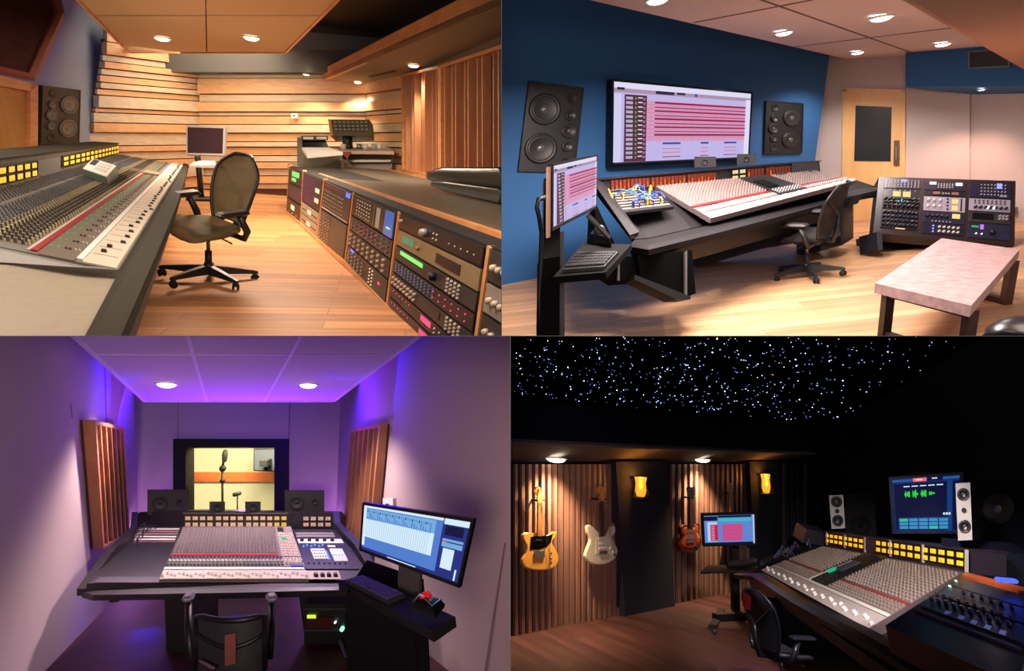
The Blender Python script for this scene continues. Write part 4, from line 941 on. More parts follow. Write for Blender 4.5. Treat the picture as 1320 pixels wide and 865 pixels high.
    U(*c[0], .80, .99, 'grid of small modules at the top left of the sloping rack desk', pnl, [('dots', .05, .95, 10, .1, .9, 4, .010, kw), ('rect', .45, .6, .7, .95, blu, 'indicator')])
    U(*c[0], .42, .79, 'black compressor with two glowing gauges in the left column', pb, [('rect', .26, .46, .62, .88, yel, 'gauge'), ('rect', .52, .72, .62, .88, yel, 'gauge'), ('knobs', .02, .98, 8, .05, .55, 3, .022, dkk), ('dots', .3, .7, 5, .35, .5, 2, .01, cyn), ('dots', .1, .9, 6, .9, .97, 1, .008, kw)])
    U(*c[0], .06, .41, 'black unit with rows of dark knobs at the bottom of the left column', pb, [('knobs', .03, .97, 9, .08, .92, 4, .020, dkk), ('rect', .4, .65, .02, .06, yel, 'badge')])
    U(*c[1], .80, .99, 'unit with two white lit windows at the top of the middle column', pnl, [('rect', .12, .28, .55, .8, whl, 'meter'), ('rect', .74, .9, .5, .78, whl, 'meter'), ('dots', .3, .7, 6, .2, .7, 3, .01, kw)])
    U(*c[1], .70, .79, 'slim dark unit with two dim orange windows in the middle column', pb, [('rect', .22, .38, .3, .8, mat('dim_orange', (160, 110, 80), .4), 'meter'), ('rect', .66, .82, .3, .8, 'dim_orange', 'meter'), ('dots', .42, .62, 3, .3, .7, 1, .012, kw)])
    U(*c[1], .42, .69, 'pale equaliser with two glowing yellow meters in the middle column', gpl, [('rect', .68, .82, .55, .85, yel, 'meter'), ('rect', .68, .82, .12, .42, yel, 'meter'), ('knobs', .04, .46, 3, .1, .9, 2, .02, kw), ('knobs', .5, .64, 1, .05, .95, 4, .012, pb), ('rect', .88, .91, .1, .9, pb, 'slot')])
    U(*c[1], .22, .41, 'navy unit with one yellow meter in the lower middle column', pnl, [('rect', .7, .88, .5, .9, yel, 'meter'), ('knobs', .06, .62, 5, .35, .8, 1, .02, dkk), ('dots', .2, .7, 6, .1, .2, 1, .008, kw)])
    U(*c[1], .03, .21, 'bottom middle unit with blue lamps and rows of square buttons', pb, [('dots', .22, .32, 1, .1, .9, 3, .012, blu), ('dots', .36, .9, 5, .1, .9, 2, .018, kw, 'button_row')])
    U(*c[2], .70, .99, 'unit of small modules with a blue light at the top right', pnl, [('dots', .25, .9, 8, .1, .9, 4, .009, kw), ('rect', .66, .78, .6, .9, blu, 'indicator'), ('rect', .74, .9, .1, .2, gpl, 'label_strip')])
    U(*c[2], .47, .69, 'pale lilac channel strip with white round dials in the right column', gpl, [('knobs', .1, .9, 8, .55, .9, 2, .010, pb), ('knobs', .1, .94, 7, .12, .4, 1, .020, pb), ('dots', .36, .7, 2, .12, .42, 1, .024, whl)])
    U(*c[2], .28, .46, 'dark tape unit with a long window in the right column', mat('plate_olive', (58, 50, 46), .4), [('rect', .1, .6, .3, .85, gloss, 'window'), ('dots', .7, .95, 3, .3, .8, 2, .018, gpl)])
    U(*c[2], .02, .27, 'bottom right unit with green and violet lamps', pnl, [('rect', .1, .26, .7, .8, em('b_green', (60, 190, 110), 1.0), 'indicator'), ('rect', .3, .38, .6, .9, em('b_violet', (150, 90, 255), 2.0), 'indicator'), ('knobs', .5, .66, 1, .2, .6, 1, .03, dkk), ('dots', .14, .4, 2, .2, .4, 1, .012, whl)])
    # ---------------- table with stone top
    tz = .45
    t = thing(R, 'coffee_table', 'low table with a pinkish stone top and dark square-framed legs', 'table', at(1220, 420, 0))
    tq = [at(x, y, tz) for x, y in ((1128, 365), (1252, 394), (1314.5, 321.5), (1214, 307))]
    st = mat('pink_stone', (182, 148, 148), .4, noise=(16, .3)); 
    b = MB(); b.prism(tq, (0, 0, -.075), st); b.build('stone_top', parent=t)
    ft = wood('dark_walnut', (62, 40, 36), (78, 52, 46), (5, 5, 5), .4)
    def P_(u, v, zz): return (tq[0]*(1-u)*(1-v)+tq[1]*u*(1-v)+tq[2]*u*v+tq[3]*(1-u)*v)*1+V((0, 0, zz-tz))
    for v in (.08, .93):
        b = MB()
        for u in (.1, .97):
            b.bar(P_(u, v, tz-.075), P_(u, v, 0), .075, .05, ft, up=P_(1, v, 0)-P_(0, v, 0)); 
        b.bar(P_(.07, v, .025), P_(1.0, v, .025), .05, .05, ft); b.bar(P_(.07, v, tz-.10), P_(1.0, v, tz-.10), .05, .05, ft)
        b.build('leg_frame', parent=t)
    # sofa corner, outlet, small box
    lea2 = mat('sofa_leather', (30, 28, 32), .3)
    c0 = at(1322, 436, .35); b = MB().ball(c0, .16, lea2, 20, (1.2, 1, .8)); tag(b.build('leather_pouffe', R), 'rounded black leather seat corner at the lower right edge beside the stone table', 'pouffe')
    S = pxsurf(R, off(rw2, .02), [(1306, 276), (1311, 276), (1311, 267), (1306, 267)])
    b = MB(); S.box(b, 0, 1, 0, 1, -.02, .02, steel); S.box(b, .25, .75, .2, .8, .02, .026, black); tag(b.build('wall_socket', R), 'small metal wall socket to the right of the sloping rack desk', 'socket')
    p = at(688, 354, 0); b = MB().rbox(p+V((0, 0, .2)), (.12, .3, .4), black2, .02); b.box(p+V((.02, -.16, .3)), (.06, .02, .08), dgrey); tag(b.build('floor_box', R), 'small black box on the floor against the blue wall behind the screen stand', 'box')
    # ---------------- screen stand at the left
    t = thing(R, 'monitor_stand', 'tall black stand with a keyboard tray at the left of the blue-walled room', 'stand', at(706, 470, 0))
    D = 3.0
    b = MB(); pb_ = at(707, 560, 0); 
    b.prism([dep(695, 335, D), dep(722, 330, D), dep(721, 470, D), dep(693, 470, D)], R.RT @ V((0, .22, 0)), 'leg_black'); b.build('lower_column', parent=t)
    b = MB(); b.prism([dep(701, 230, D+.1), dep(722, 228, D+.1), dep(722, 340, D+.1), dep(700, 340, D+.1)], R.RT @ V((0, .12, 0)), gloss); b.build('upper_column', parent=t)
    b = MB(); b.prism([dep(721, 300, D+.12), dep(727, 298, D+.12), dep(728, 440, D+.12), dep(721, 440, D+.12)], R.RT @ V((0, .1, 0)), dgrey); b.build('column_edge', parent=t)
    b = MB(); b.tube([dep(703, 254, D), dep(694, 257, D-.1), dep(692, 268, D-.12), dep(695, 280, D-.1), dep(698, 300, D-.06), dep(697, 345, D-.03), dep(695, 380, D-.02), dep(695, 460, D-.02)], .012, black, 8); b.build('power_cable', parent=t)
    tr = [at(713, 357, 1.02), at(781, 351, 1.02), at(814, 315, 1.02), at(752, 313, 1.02)]
    b = MB(); b.prism(tr, (0, 0, -.035), 'leg_black'); b.build('keyboard_tray', parent=t)
    b = MB(); b.bar(dep(758, 278, 3.3), dep(785, 306, 3.4), .03, .02, mgrey); b.build('tray_arm', parent=t)
    S = Surf(*tr, out=(0, 0, 1))
    k = thing(R, 'keyboard', 'black computer keyboard on the tray of the left screen stand', 'keyboard', S.p(.5, .3))
    b = MB(); S.box(b, .12, .93, .08, .58, .0, .018, black); b.build('keyboard_case', parent=k)
    for j in range(5):
        for i in range(14):
            b = MB(); u = .14+.77*i/14; v = .12+.088*j; S.box(b, u, u+.045, v, v+.07, .018, .028, black2); b.build('key', parent=k)
    tb = [at(757, 310, 1.03), at(789, 317, 1.03), at(786, 307, 1.03), at(764, 303, 1.03)]
    k = thing(R, 'trackball', 'black trackball device on the rear of the keyboard tray in the blue-walled room', 'trackball', tb[0])
    b = MB(); b.box8([p for p in tb]+[p.lerp(sum(tb, V())/4, .2)+V((0, 0, .045)) for p in tb], gloss); b.build('body', parent=k)
    b = MB().ball(sum(tb, V())/4+V((0, 0, .06)), .04, mat('grey_ball', (90, 90, 96), .15), 16); b.build('ball', parent=k)
    q = [dep(712.5, 294, 2.62), dep(767.5, 266, 3.15), dep(769, 201.5, 3.15), dep(713, 214, 2.62)]
    S = Surf(*q, out=R.eye-q[0])
    t = thing(R, 'computer_monitor', 'slim angled monitor showing pink tracks, on the stand at the left of the blue-walled room', 'monitor', q[0])
    screen_art(S, t, daw_rects(8), .012, .02, black2)
    b = MB(); S.box(b, -.085, -.045, -.12, 1.0, -.012, .0, mat('pale_edge', (206, 160, 140), .3)); b.build('pale_edge_strip', parent=t)
room_two()
# ================================================================== ROOM THREE: violet-lit small control room
C3 = Room('C', 310, 640, 560, 1.75, [(1, -(657.6-CX)/F, 0), (0, -(CY-433.4)/F, 1)]); ROOMS['C'] = C3
def room_three():
    R = C3; at, dep, on = R.at, R.dep, R.on
    cherry = wood('cherry_floor', (52, 18, 14), (78, 28, 20), (1.2, 12, 12), .6, (1.6, .16), .1, spec=.25)
    fab = mat('linen_wall', (176, 160, 164), .9, noise=(150, .06), bump=.08); fabs = mat('wall_seam', (120, 104, 112), .9)
    tile = mat('ceiling_tile_white', (190, 180, 196), .9, noise=(90, .04)); cedar = wood('cedar_slat', (150, 98, 66), (176, 120, 84), (6, 6, 1.2), .5)
    b = MB(); b.prism([at(-400, 1100), at(900, 1100), at(700, 735), at(-100, 748)], (0, 0, -.06), cherry); struct(b, 'floor', R)
    lw = facing(R, vplane(at(58, 865), at(139, 781))); 
    DB = 12.6
    bw = facing(R, vplane(dep(176, 650, DB), dep(430, 650, DB))); rw = facing(R, vplane(dep(429, 650, DB), dep(662, 650, 4.6)))
    wallp(R, lw, [(-300, 1300), (176, 760), (177, 600), (165, 380), (-300, 200)], 'wall_left', fab)
    # window wall built round its opening
    W = dict(l=225, r=373, t=566, b=664)
    for q in (((168, 800), (226, 800), (226, 380), (160, 380)), ((372, 800), (436, 800), (448, 380), (372, 380)), ((225, 567), (373, 567), (373, 380), (225, 380)), ((225, 800), (373, 800), (373, 664), (225, 664))):
        wallp(R, bw, q, 'wall_back', fab, .25)
    wallp(R, rw, [(429, 800), (760, 1500), (760, 200), (443, 380)], 'wall_right', fab)
    for q in (((229.3, 513), (230, 513), (230, 566), (229, 566)), ((372, 566), (373, 566), (374, 513), (373, 513))):
        b = MB(); b.prism(pxpoly(R, off(bw, .004), q), -bw[0]*.003, fabs); struct(b, 'trim_1', R)
    for q in (((134.6, 468), (135.6, 468), (138, 549), (137, 549)), ((91, 520), (92, 520), (94, 539), (93, 539))):
        b = MB(); b.prism(pxpoly(R, off(lw, .004), q), -lw[0]*.003, fabs); struct(b, 'trim_1', R)
    b = MB(); b.prism(pxpoly(R, off(rw, .006), [(624, 866), (628, 866), (652, 700), (650, 700)]), -rw[0]*.004, fabs); struct(b, 'trim_2', R)
    # ceiling tray
    cz = 3.3
    MB().prism([at(-300, 100, 4.3), at(1100, 100, 4.3), at(520, 512, 4.3), at(100, 512, 4.3)], (0, 0, .1), mat('upper_navy', (44, 40, 84), .9)).build('ceiling', R, kind='structure')
    t = thing(R, 'ceiling_cloud', 'violet-lit ceiling cloud of square panels with pale seams', 'ceiling panel', at(310, 480, cz))
    lx = lambda y: 187+(y-517)*1.087; rx = lambda y: 430+(517-y)*1.31
    m1 = lambda y: 266.5-(517-y)*.292; m2 = lambda y: 341+(517-y)*.56
    rows = [517, 457, 380]
    for i in range(2):
        y0, y1 = rows[i], rows[i+1]
        for f0, f1 in ((lx, m1), (m1, m2), (m2, rx)):
            b = MB(); b.prism([at(x, y, cz) for x, y in ((f0(y0), y0), (f1(y0), y0), (f1(y1), y1), (f0(y1), y1))], (0, 0, .08), tile); b.build('fabric_panel', parent=t)
    ptrim = mat('pale_trim', (214, 204, 226), .6)
    for a, c in (((m1(517), 517), (m1(380), 380)), ((m2(517), 517), (m2(380), 380)), ((lx(457), 457), (rx(457), 457))):
        MB().bar(at(*a, cz)-V((0, 0, .004)), at(*c, cz)-V((0, 0, .004)), .035, .008, ptrim).build('panel_seam', parent=t)
    for a, c in (((lx(517), 517), (lx(380), 380)), ((rx(517), 517), (rx(380), 380)), ((lx(517), 517), (rx(517), 517))):
        MB().bar(at(*a, cz)+V((0, 0, .03)), at(*c, cz)+V((0, 0, .03)), .05, .09, ptrim).build('edge_trim', parent=t)
    cp = hplane(cz)
    downlight(R, 215, 494, cp, .115, 'left round downlight in the violet ceiling', None, 420, (255, 222, 212), 130, lampw)
    downlight(R, 397.5, 495, cp, .115, 'right round downlight in the violet ceiling', None, 420, (255, 222, 212), 130, lampw)
    vio = (120, 40, 255)
    # coloured cove lights: on top of the cloud edges and behind the console
    light(R, 'AREA', at(200, 505, 3.55), 34, (80, 30, 255), 1.2, aim=dep(150, 560, 10.), name='violet_cove_lamp')
    light(R, 'AREA', at(418, 505, 3.55), 34, (80, 30, 255), 1.2, aim=dep(455, 570, 10.), name='violet_cove_lamp')
    light(R, 'POINT', dep(165, 690, 11.6), 110, (220, 140, 255), .3, name='violet_wall_fill')  # added point lights behind the console, brightening the back wall
    light(R, 'POINT', dep(436, 690, 11.6), 110, (220, 140, 255), .3, name='violet_wall_fill')
    light(R, 'AREA', at(150, 465, 3.6), 26, (50, 18, 255), 1.4, aim=dep(60, 500, 7.), name='violet_cove_lamp')
    light(R, 'AREA', dep(310, 470, 11.), 30, (70, 20, 255), 1., aim=dep(310, 560, 12.5), name='violet_cove_lamp')
    light(R, 'AREA', at(480, 465, 3.6), 20, (50, 18, 255), 1.4, aim=dep(580, 500, 6.), name='violet_cove_lamp')
    light(R, 'SPOT', dep(315, 672, 9.4), 900, (140, 50, 255), .3, aim=at(315, 500, cz), spot=125, name='violet_uplight')
    light(R, 'POINT', dep(190, 790, 8), 8, (40, 20, 255), .2, name='under_desk_glow')
    light(R, 'POINT', dep(300, 785, 8.5), 6, (40, 20, 255), .2, name='under_desk_glow')
    cam0 = V((-.5, -.5, 1.45))  # added fill spots start here, behind the viewer, with no fitting
    light(R, 'SPOT', cam0, 1300, (255, 216, 206), .3, aim=dep(60, 700, 6.), spot=48, blend=1., name='viewer_fill')
    light(R, 'SPOT', cam0, 900, (255, 216, 206), .3, aim=dep(590, 690, 5.5), spot=42, blend=1., name='viewer_fill')
    light(R, 'SPOT', cam0, 480, (255, 230, 220), .3, aim=dep(310, 708, 7.4), spot=25, blend=1., name='viewer_fill')
    # window to the live room
    fr = mat('window_black', (8, 8, 16), .4)
    S = pxsurf(R, off(bw, .0), [(225, 665), (373, 665), (373, 566), (225, 566)])
    win = MB(); 
    for q in ((0, .109, 0, 1), (.878, 1, 0, 1), (.109, .878, .885, 1), (.109, .878, 0, .06)): S.box(win, *q, -.3, .06, fr)
    wo = struct(win, 'window_1', R)
    gl = mat('window_glass', (255, 255, 255), .02, trans=1., spec=.3); MATS[gl].node_tree.nodes['Principled BSDF'].inputs['IOR'].default_value = 1.02
    b = MB(); S.box(b, .109, .878, .06, .885, -.16, -.155, gl); b.build('pane', parent=wo)
    cream = mat('live_room_cream', (240, 238, 214), .9)
    d2 = 16.5
    b = MB(); b.prism([dep(x, y, d2) for x, y in ((180, 760), (420, 760), (420, 500), (180, 500))], R.RT @ V((0, .1, 0)), cream); struct(b, 'wall_live_room', R)
    b = MB(); b.prism([dep(x, y, d2-.06) for x, y in ((180, 621), (420, 621), (420, 609), (180, 609))], R.RT @ V((0, .05, 0)), wood('live_room_band', (160, 82, 44), (186, 104, 60), (2, 8, 8), .5)); struct(b, 'trim_3', R)
    for x0, x1 in ((180, 238), (358, 420)):
        b = MB(); b.prism([dep(x0, 760, 14.2), dep(x1, 760, 14.2), dep(x1, 500, 14.2), dep(x0, 500, 14.2)], R.RT @ V((0, .1, 0)), cream); struct(b, 'wall_live_side', R)
    light(R, 'SPOT', dep(272, 560, 15.2), 450, (255, 240, 190), .2, aim=dep(268, 610, 16.4), spot=130, name='live_room_lamp'); light(R, 'SPOT', dep(335, 560, 15.2), 450, (255, 240, 190), .2, aim=dep(335, 610, 16.4), spot=130, name='live_room_lamp')
    light(R, 'POINT', dep(300, 530, 14.0), 320, (255, 238, 180), .4, name='live_room_lamp')
    # microphones seen through the window
    D = 15
    t = thing(R, 'microphone_stand', 'tall microphone stand with a large microphone seen through the control room window', 'microphone stand', dep(287, 700, D))
    MB().tube([dep(287, 700, D), dep(286.5, 602, D)], .028, black, 8).build('pole', parent=t); MB().tube([dep(286.5, 604, D), dep(290, 582, D)], .03, dgrey, 8).ball(dep(287, 604, D), .09, black, 10).ball(dep(286.8, 620, D), .07, black, 8).build('boom_joint', parent=t)
    MB().lathe(dep(289.5, 591, D), V((0, 0, 1)), [(.03, -.1), (.06, -.06), (.075, .1), (.06, .2), (.02, .24)], dgrey, 12).build('microphone', parent=t)
    t = thing(R, 'small_microphone', 'short thin microphone stand with a small microphone right of the tall one, beyond the window', 'microphone stand', dep(306, 700, D))
    MB().tube([dep(306, 700, D), dep(306, 638, D)], .018, black, 6).build('pole', parent=t); MB().tube([dep(301, 638, D), dep(310, 635.5, D)], .055, mat('mic_grey', (80, 80, 92), .4), 8).build('microphone', parent=t)
    S2 = Surf(*[dep(x, y, 15.8) for x, y in ((328, 606), (356, 607), (356, 580), (328, 580))], out=R.eye-dep(328, 606, 15.8))
    t = thing(R, 'wall_television', 'grey flat television on the live room wall at the right edge of the window', 'television', S2.p(.5, 0))
    b = MB(); S2.box(b, -.04, 1.04, -.05, 1.05, -.1, 0, black2); b.build('housing', parent=t); b = MB(); S2.box(b, 0, 1, 0, 1, 0, .01, mat('tv_grey', (86, 92, 108), .3)); b.build('screen', parent=t)
    b = MB(); S2.box(b, .45, .8, .3, .6, .01, .3, dgrey); S2.box(b, .5, .6, .06, .16, .01, .1, black); b.build('camera_arm', parent=t)
    # slatted absorbers
    def absorber(pl, q, near_left, lab, n=6):
        S = pxsurf(R, off(pl, .02), q); t = thing(R, 'slatted_absorber', lab, 'acoustic panel', S.p(.5, 0))
        b = MB(); S.box(b, 0, 1, 0, 1, -.01, .01, mat('absorber_back', (70, 30, 34), .8)); b.build('back_board', parent=t)
        H = .13
        for u0, u1, v0, v1 in ((0, .04, 0, 1), (.96, 1, 0, 1), (.04, .96, .975, 1), (.04, .96, 0, .025)):
            b = MB(); S.box(b, u0, u1, v0, v1, .01, H, cedar); b.build('frame_board', parent=t)
        for i in range(1, n):
            b = MB(); S.box(b, i/n-.014, i/n+.014, .025, .975, .01, H*.96, cedar); b.build('slat', parent=t)
    absorber(lw, [(119, 708), (157, 690), (147, 551), (105, 541)], True, 'wooden slatted absorber on the left wall of the violet room')
    absorber(rw, [(451, 694), (486, 712), (501, 546), (461, 554)], False, 'wooden slatted absorber on the right wall behind the angled computer monitor')
    # thermostat, wall socket
    S2 = pxsurf(R, off(rw, .02), [(496, 656), (509, 657), (509, 642), (496, 642)])
    b = MB(); S2.box(b, 0, 1, 0, 1, -.02, .03, white); S2.box(b, .3, .65, .25, .5, .03, .034, black); tag(b.build('thermostat', R), 'small white thermostat above the angled computer monitor', 'thermostat')
    S2 = pxsurf(R, off(rw, .02), [(473, 729), (486, 732), (486, 716), (473, 713)])
    b = MB(); S2.box(b, 0, 1, 0, 1, -.02, .03, lgrey); S2.box(b, .2, .8, .2, .8, .03, .034, black); tag(b.build('wall_plate', R), 'small wall plate with a dark square under the angled monitor', 'socket')
    # ---------------- console
    z = .78
    dF = 6.2; bd = 8.6
    t = thing(R, 'mixing_console', 'dark-framed mixing console with pale fader bay under the window, seen straight on', 'mixing console', at(300, 850, 0))
    frame = mat('violet_console_frame', (11, 11, 18), .5, noise=(80, .08))
    fl = [(112, 758), (125, 752), (300, 752), (430, 752), (478, 750)]; fo = [(106, 763), (120, 767), (300, 764), (432, 761), (482, 757)]
    rings = []
    for (x0, y0), (x1, y1) in zip(fl, fo):
        a = at(x0, y0, z+.03); c = at(x1, y1, z+.01); rings.append([a, c.lerp(a, .3)+V((0, 0, .012)), c, c+V((0, .02, -.06)), c.lerp(a, .4)+V((0, .1, -.1)), a+V((0, .1, -.1))])
    MB().loft(rings, frame).build('armrest', parent=t)
    # sloping side rails
    for pts, nm in (([(106, 763, dF), (112, 753, 6.4), (140, 715, 7.1), (158, 698, 7.7), (172, 684, 8.3), (174, 664, 8.7)], 'side_rail'), ([(484, 757, 6.3), (487, 745, 6.6), (462, 706, 7.6), (447, 690, 8.0), (435, 678, 8.4), (433, 664, 8.7)], 'side_rail')):
        b = MB(); b.loft([[dep(x+i*w, y+j, d)+V((0, 0, 0)) for i, j in ((-1, -4), (1, -4), (1, 5), (-1, 5))] for (x, y, d), w in zip(pts, (7, 6, 5, 5, 4, 4))], frame); b.build(nm, parent=t)
    P = lambda x, y: dep(x, y, dF+(752-y)/70*(bd-dF))
    b = MB(); b.prism([P(112, 752), P(484, 752), P(434, 682), P(176, 682)], (0, 0, -.12), frame); b.build('deck', parent=t)
    def quad(q, up=.0): return Surf(*[P(x, y)+V((0, 0, up)) for x, y in q], out=(0, 0, 1))
    b = MB(); quad([(120, 752), (205, 752), (221, 716), (160, 716)], .004).box(b, 0, 1, 0, 1, 0, .006, mat('blotter_grey', (62, 59, 72), .6)); b.build('blotter', parent=t)
    S = quad([(165, 713), (222, 713), (234, 682), (179, 682)], .004)
    b = MB(); S.box(b, 0, 1, 0, 1, 0, .03, black2)
    for i in range(8): S.box(b, .03, .97, .06+i*.115, .11+i*.115, .03, .035, (lgrey, mgrey, mat('strip_red', (140, 90, 90), .5), lgrey)[i % 4])
    b.build('patch_bay', parent=t)
    r2 = random.Random(5)
    for i in range(7):
        u = r2.uniform(.0, .25); v = r2.uniform(.05, .9); a = S.p(u, v, .03); c = S.p(u+r2.uniform(-.05, .2), min(.95, v+.2), .03)
        MB().tube([a, a+V((0, 0, .06)), a.lerp(c, .5)+V((0, 0, .09)), c+V((0, 0, .06)), c], .008, black, 5).build('patch_cable', parent=t)
    S = quad([(205, 752), (398, 752), (374, 682), (236, 682)], .01)
    b = MB(); S.box(b, 0, 1, 0, 1, 0, .03, mat('console_grey_c', (92, 86, 92), .5)); b.build('control_panel', parent=t)
    S = planar(R, quad([(205, 752), (398, 752), (374, 682), (236, 682)], .045))
    def strip(s0, s1, t0, t1, m, nm, h=.005, Q=None): b = MB(); (Q or S).box(b, s0, s1, t0, t1, 0, h, m); b.build(nm, parent=t)
    pale = mat('fader_bay_pale', (178, 170, 156), .45)
    strip(0, 1, 0, .12, pale, 'fader_panel'); strip(0, .99, .135, .16, white, 'scribble_strip', .007); strip(.0, .83, .365, .39, red, 'red_strip', .006)
    kp = mat('knob_palegrey', (138, 130, 134), .4); kd = mat('knob_slate', (66, 62, 74), .4); grn = mat('green_cap', (110, 170, 90), .4)
    cols = [(i+.5)/36 for i in range(36)]; c1 = [c for c in cols if c < .84]
    knobs(S, t, 'rotary_knob', [(c, .42+.045*j) for c in c1 for j in range(12)], .022, .024, kp, 6, keep=90, hat=kd)
    knobs(S, t, 'switch_button', [(c, v) for c in cols for v in (.2, .245, .29, .33)], .020, .016, kd, 4); knobs(S, t, 'cut_button', [(c, .225) for c in cols], .018, .018, grn, 4)
    knobs(S, t, 'solo_button', [(c, .27) for c in cols], .020, .02, white, 4)
    fader_caps(S, t, [(c, .03+.05*((i*5) % 7)/7) for i, c in enumerate(cols)], .035, .08, .03, white, line=black2)
    strip(.85, 1, .17, .97, mat('centre_grey', (120, 112, 110), .5), 'centre_section', .01)
    strip(.87, .92, .84, .93, black2, 'phone_display', .02); strip(.88, .93, .66, .71, em('teal_glow', (70, 200, 170), 1.0), 'green_display', .02); strip(.9, .99, .165, .2, mat('blue_label', (50, 50, 120), .4), 'blue_label', .02)
    yb = mat('button_cream', (220, 206, 170), .4)
    knobs(S, t, 'centre_button', [(.87+.13*i/6, .24+.05*j) for i in range(6) for j in range(12)], .016, .02, yb, 4)
    Q = quad([(398, 752), (478, 752), (445, 716), (386, 716)], .015)
    b = MB(); quad([(398, 752), (440, 752), (436, 741), (394, 741)], .04).box(b, 0, 1, 0, 1, 0, .005, pale); b.build('right_fader_panel', parent=t)
    q2 = quad([(398, 752), (440, 752), (436, 741), (394, 741)], .046); fader_caps(q2, t, [(.25+.2*i, .35) for i in range(4)], .05, .12, .03, black2, name='dark_fader')
    q3 = quad([(394, 739), (463, 739), (436, 689), (378, 689)], .03)
    b = MB(); q3.box(b, 0, 1, 0, 1, -.02, .02, black2); b.build('right_rack_panel', parent=t)
    q3 = Surf(*[q+V((0, 0, .022)) for q in (q3.a, q3.b, q3.c, q3.d)], out=(0, 0, 1))
    for a, m, nm in (((.02, .96, .60, .72), lgrey, 'pale_module'), ((.02, .85, .86, .92), mgrey, 'grey_strip'), ((.02, .85, .78, .84), mgrey, 'grey_strip'), ((.22, .5, .2, .45), mat('pale_box', (190, 196, 206), .4), 'white_module'), ((.6, .86, .15, .45), 'pale_box', 'white_module'), ((.6, .75, .5, .54), white, 'lit_label')): strip(*a, m, nm, .012, q3)
    knobs(q3, t, 'module_knob', [(.1+.16*i, .66) for i in range(5)], .03, .04, black, 8)
    knobs(q3, t, 'blue_lamp', [(.1+.08*i, .52+.03*(i % 2)) for i in range(6)]+[(.52, .2+.06*i) for i in range(4)]+[(.62+.06*i, .28) for i in range(4)], .013, .02, em('c_blue', (90, 130, 255), 2), 5)
    knobs(q3, t, 'small_knob', [(.26+.05*i, .25+.07*j) for i in range(5) for j in range(3)]+[(.08+.1*i, .10) for i in range(8)], .014, .02, kd, 5)
    # meter bridge
    Bp = facing(R, vplane(dep(172, 680, 8.7), dep(434, 680, 8.7)))
    b = MB()
    for q in ([(173, 685), (434, 683), (434, 667), (428, 661), (238, 658), (180, 660), (174, 667)],): b.prism(pxpoly(R, Bp, q), -Bp[0]*.5, mat('bridge_black_c', (14, 14, 22), .35))
    b.build('meter_bridge', parent=t)
    G = pxsurf(R, off(Bp, .012), [(237, 681), (372, 681), (372, 662), (237, 662)]); b = MB(); G.box(b, 0, 1, 0, 1, -.01, .004, black2); G.box(b, 0, 1, .96, 1.06, -.05, .03, dgrey); b.build('meter_frame', parent=t)
    cm = mat('meter_cream_c', (150, 128, 98), .5, emit=(220, 190, 150), es=.22); ye = em('meter_yellow_c', (255, 200, 90), .9)
    def vus(x0, x1, n, ms, yb_, yt_):
        G = pxsurf(R, off(Bp, .015), [(x0, yb_), (x1, yb_), (x1, yt_), (x0, yt_)])
        for i in range(n):
            for j in range(2): vu_meters(G, t, [((i+.08)/n, .05+.48*j)], .84/n, .38, ms(i))
    vus(238, 276, 4, lambda i: cm, 680, 663.5); vus(277.5, 315, 4, lambda i: cm, 680, 663.5); vus(316.5, 371, 6, lambda i: ye if i > 3 else cm, 680, 663.5); vus(390, 428, 4, lambda i: mat('meter_dim_c', (150, 130, 120), .4), 680, 664)
    # legs and rack beneath
    for q, d in (([(212, 768), (246, 768), (248, 880), (216, 880)], 6.6), ([(139, 766), (152, 766), (152, 776), (141, 777)], 6.8), ([(385, 765), (470, 760), (540, 880), (400, 880)], 6.9)):
        b = MB(); b.prism([dep(x, y, d) for x, y in q], R.RT @ V((0, .6, 0)), black2); b.build('leg', parent=t)
    t = thing(R, 'under_desk_rack', 'black rack under the console with a lime display and green lamp', 'equipment rack', at(420, 880, 0))
    S = Surf(*[dep(x, y, 6.5) for x, y in ((392, 830), (456, 830), (452, 778), (392, 778))], out=R.eye-dep(392, 830, 6.5))
    b = MB(); S.box(b, 0, 1, 0, 1, -.3, 0, black2); b.build('case', parent=t)
    b = MB(); S.box(b, 0, 1, .35, .39, 0, .04, dgrey); S.box(b, 0, 1, .88, .92, 0, .04, dgrey); b.build('shelf_edge', parent=t)
    b = MB(); S.box(b, .05, .6, .42, .68, 0, .02, mat('rack_redbrown', (60, 24, 20), .4)); b.build('red_panel', parent=t)
    b = MB(); S.box(b, .08, .26, .66, .74, .02, .026, em('lime_led', (190, 255, 60), 1.6)); b.build('lime_display', parent=t)
    b = MB(); S.cyl(b, .80, .40, [(.022, 0), (.022, .05), (.001, .05)], em('mint_led', (120, 255, 190), 2.5), 10); b.build('power_lamp', parent=t)
    b = MB(); S.cyl(b, .66, .55, [(.008, 0), (.008, .03), (.001, .03)], lampw, 8); b.build('small_lamp', parent=t)
    MB().tube([dep(438, 826, 6.2), dep(445, 845, 6.0), dep(462, 851, 5.9), dep(480, 848, 5.9)], .02, mat('cable_bluegrey', (60, 66, 90), .5), 6).build('cable', parent=t)
    # speakers each side of the bridge
    spb = mat('speaker_navy', (5, 5, 12), .6, spec=.2)
    for x0, x1, yb_, yt_, lab in ((190, 244, 664, 631, 'large black near-field speaker on the left end of the meter bridge'), (367, 418, 662, 632, 'large black near-field speaker on the right end of the meter bridge')):
        wall_speaker(R, fq(R, [(x0, yb_), (x1, yb_), (x1, yt_), (x0, yt_)], 8.9), lab, [('woofer', .30, .48, .17), ('tweeter', .76, .5, .07)], .4, cabm=spb, asp=1.65, ringm=spb, conem=spb, capm=spb)
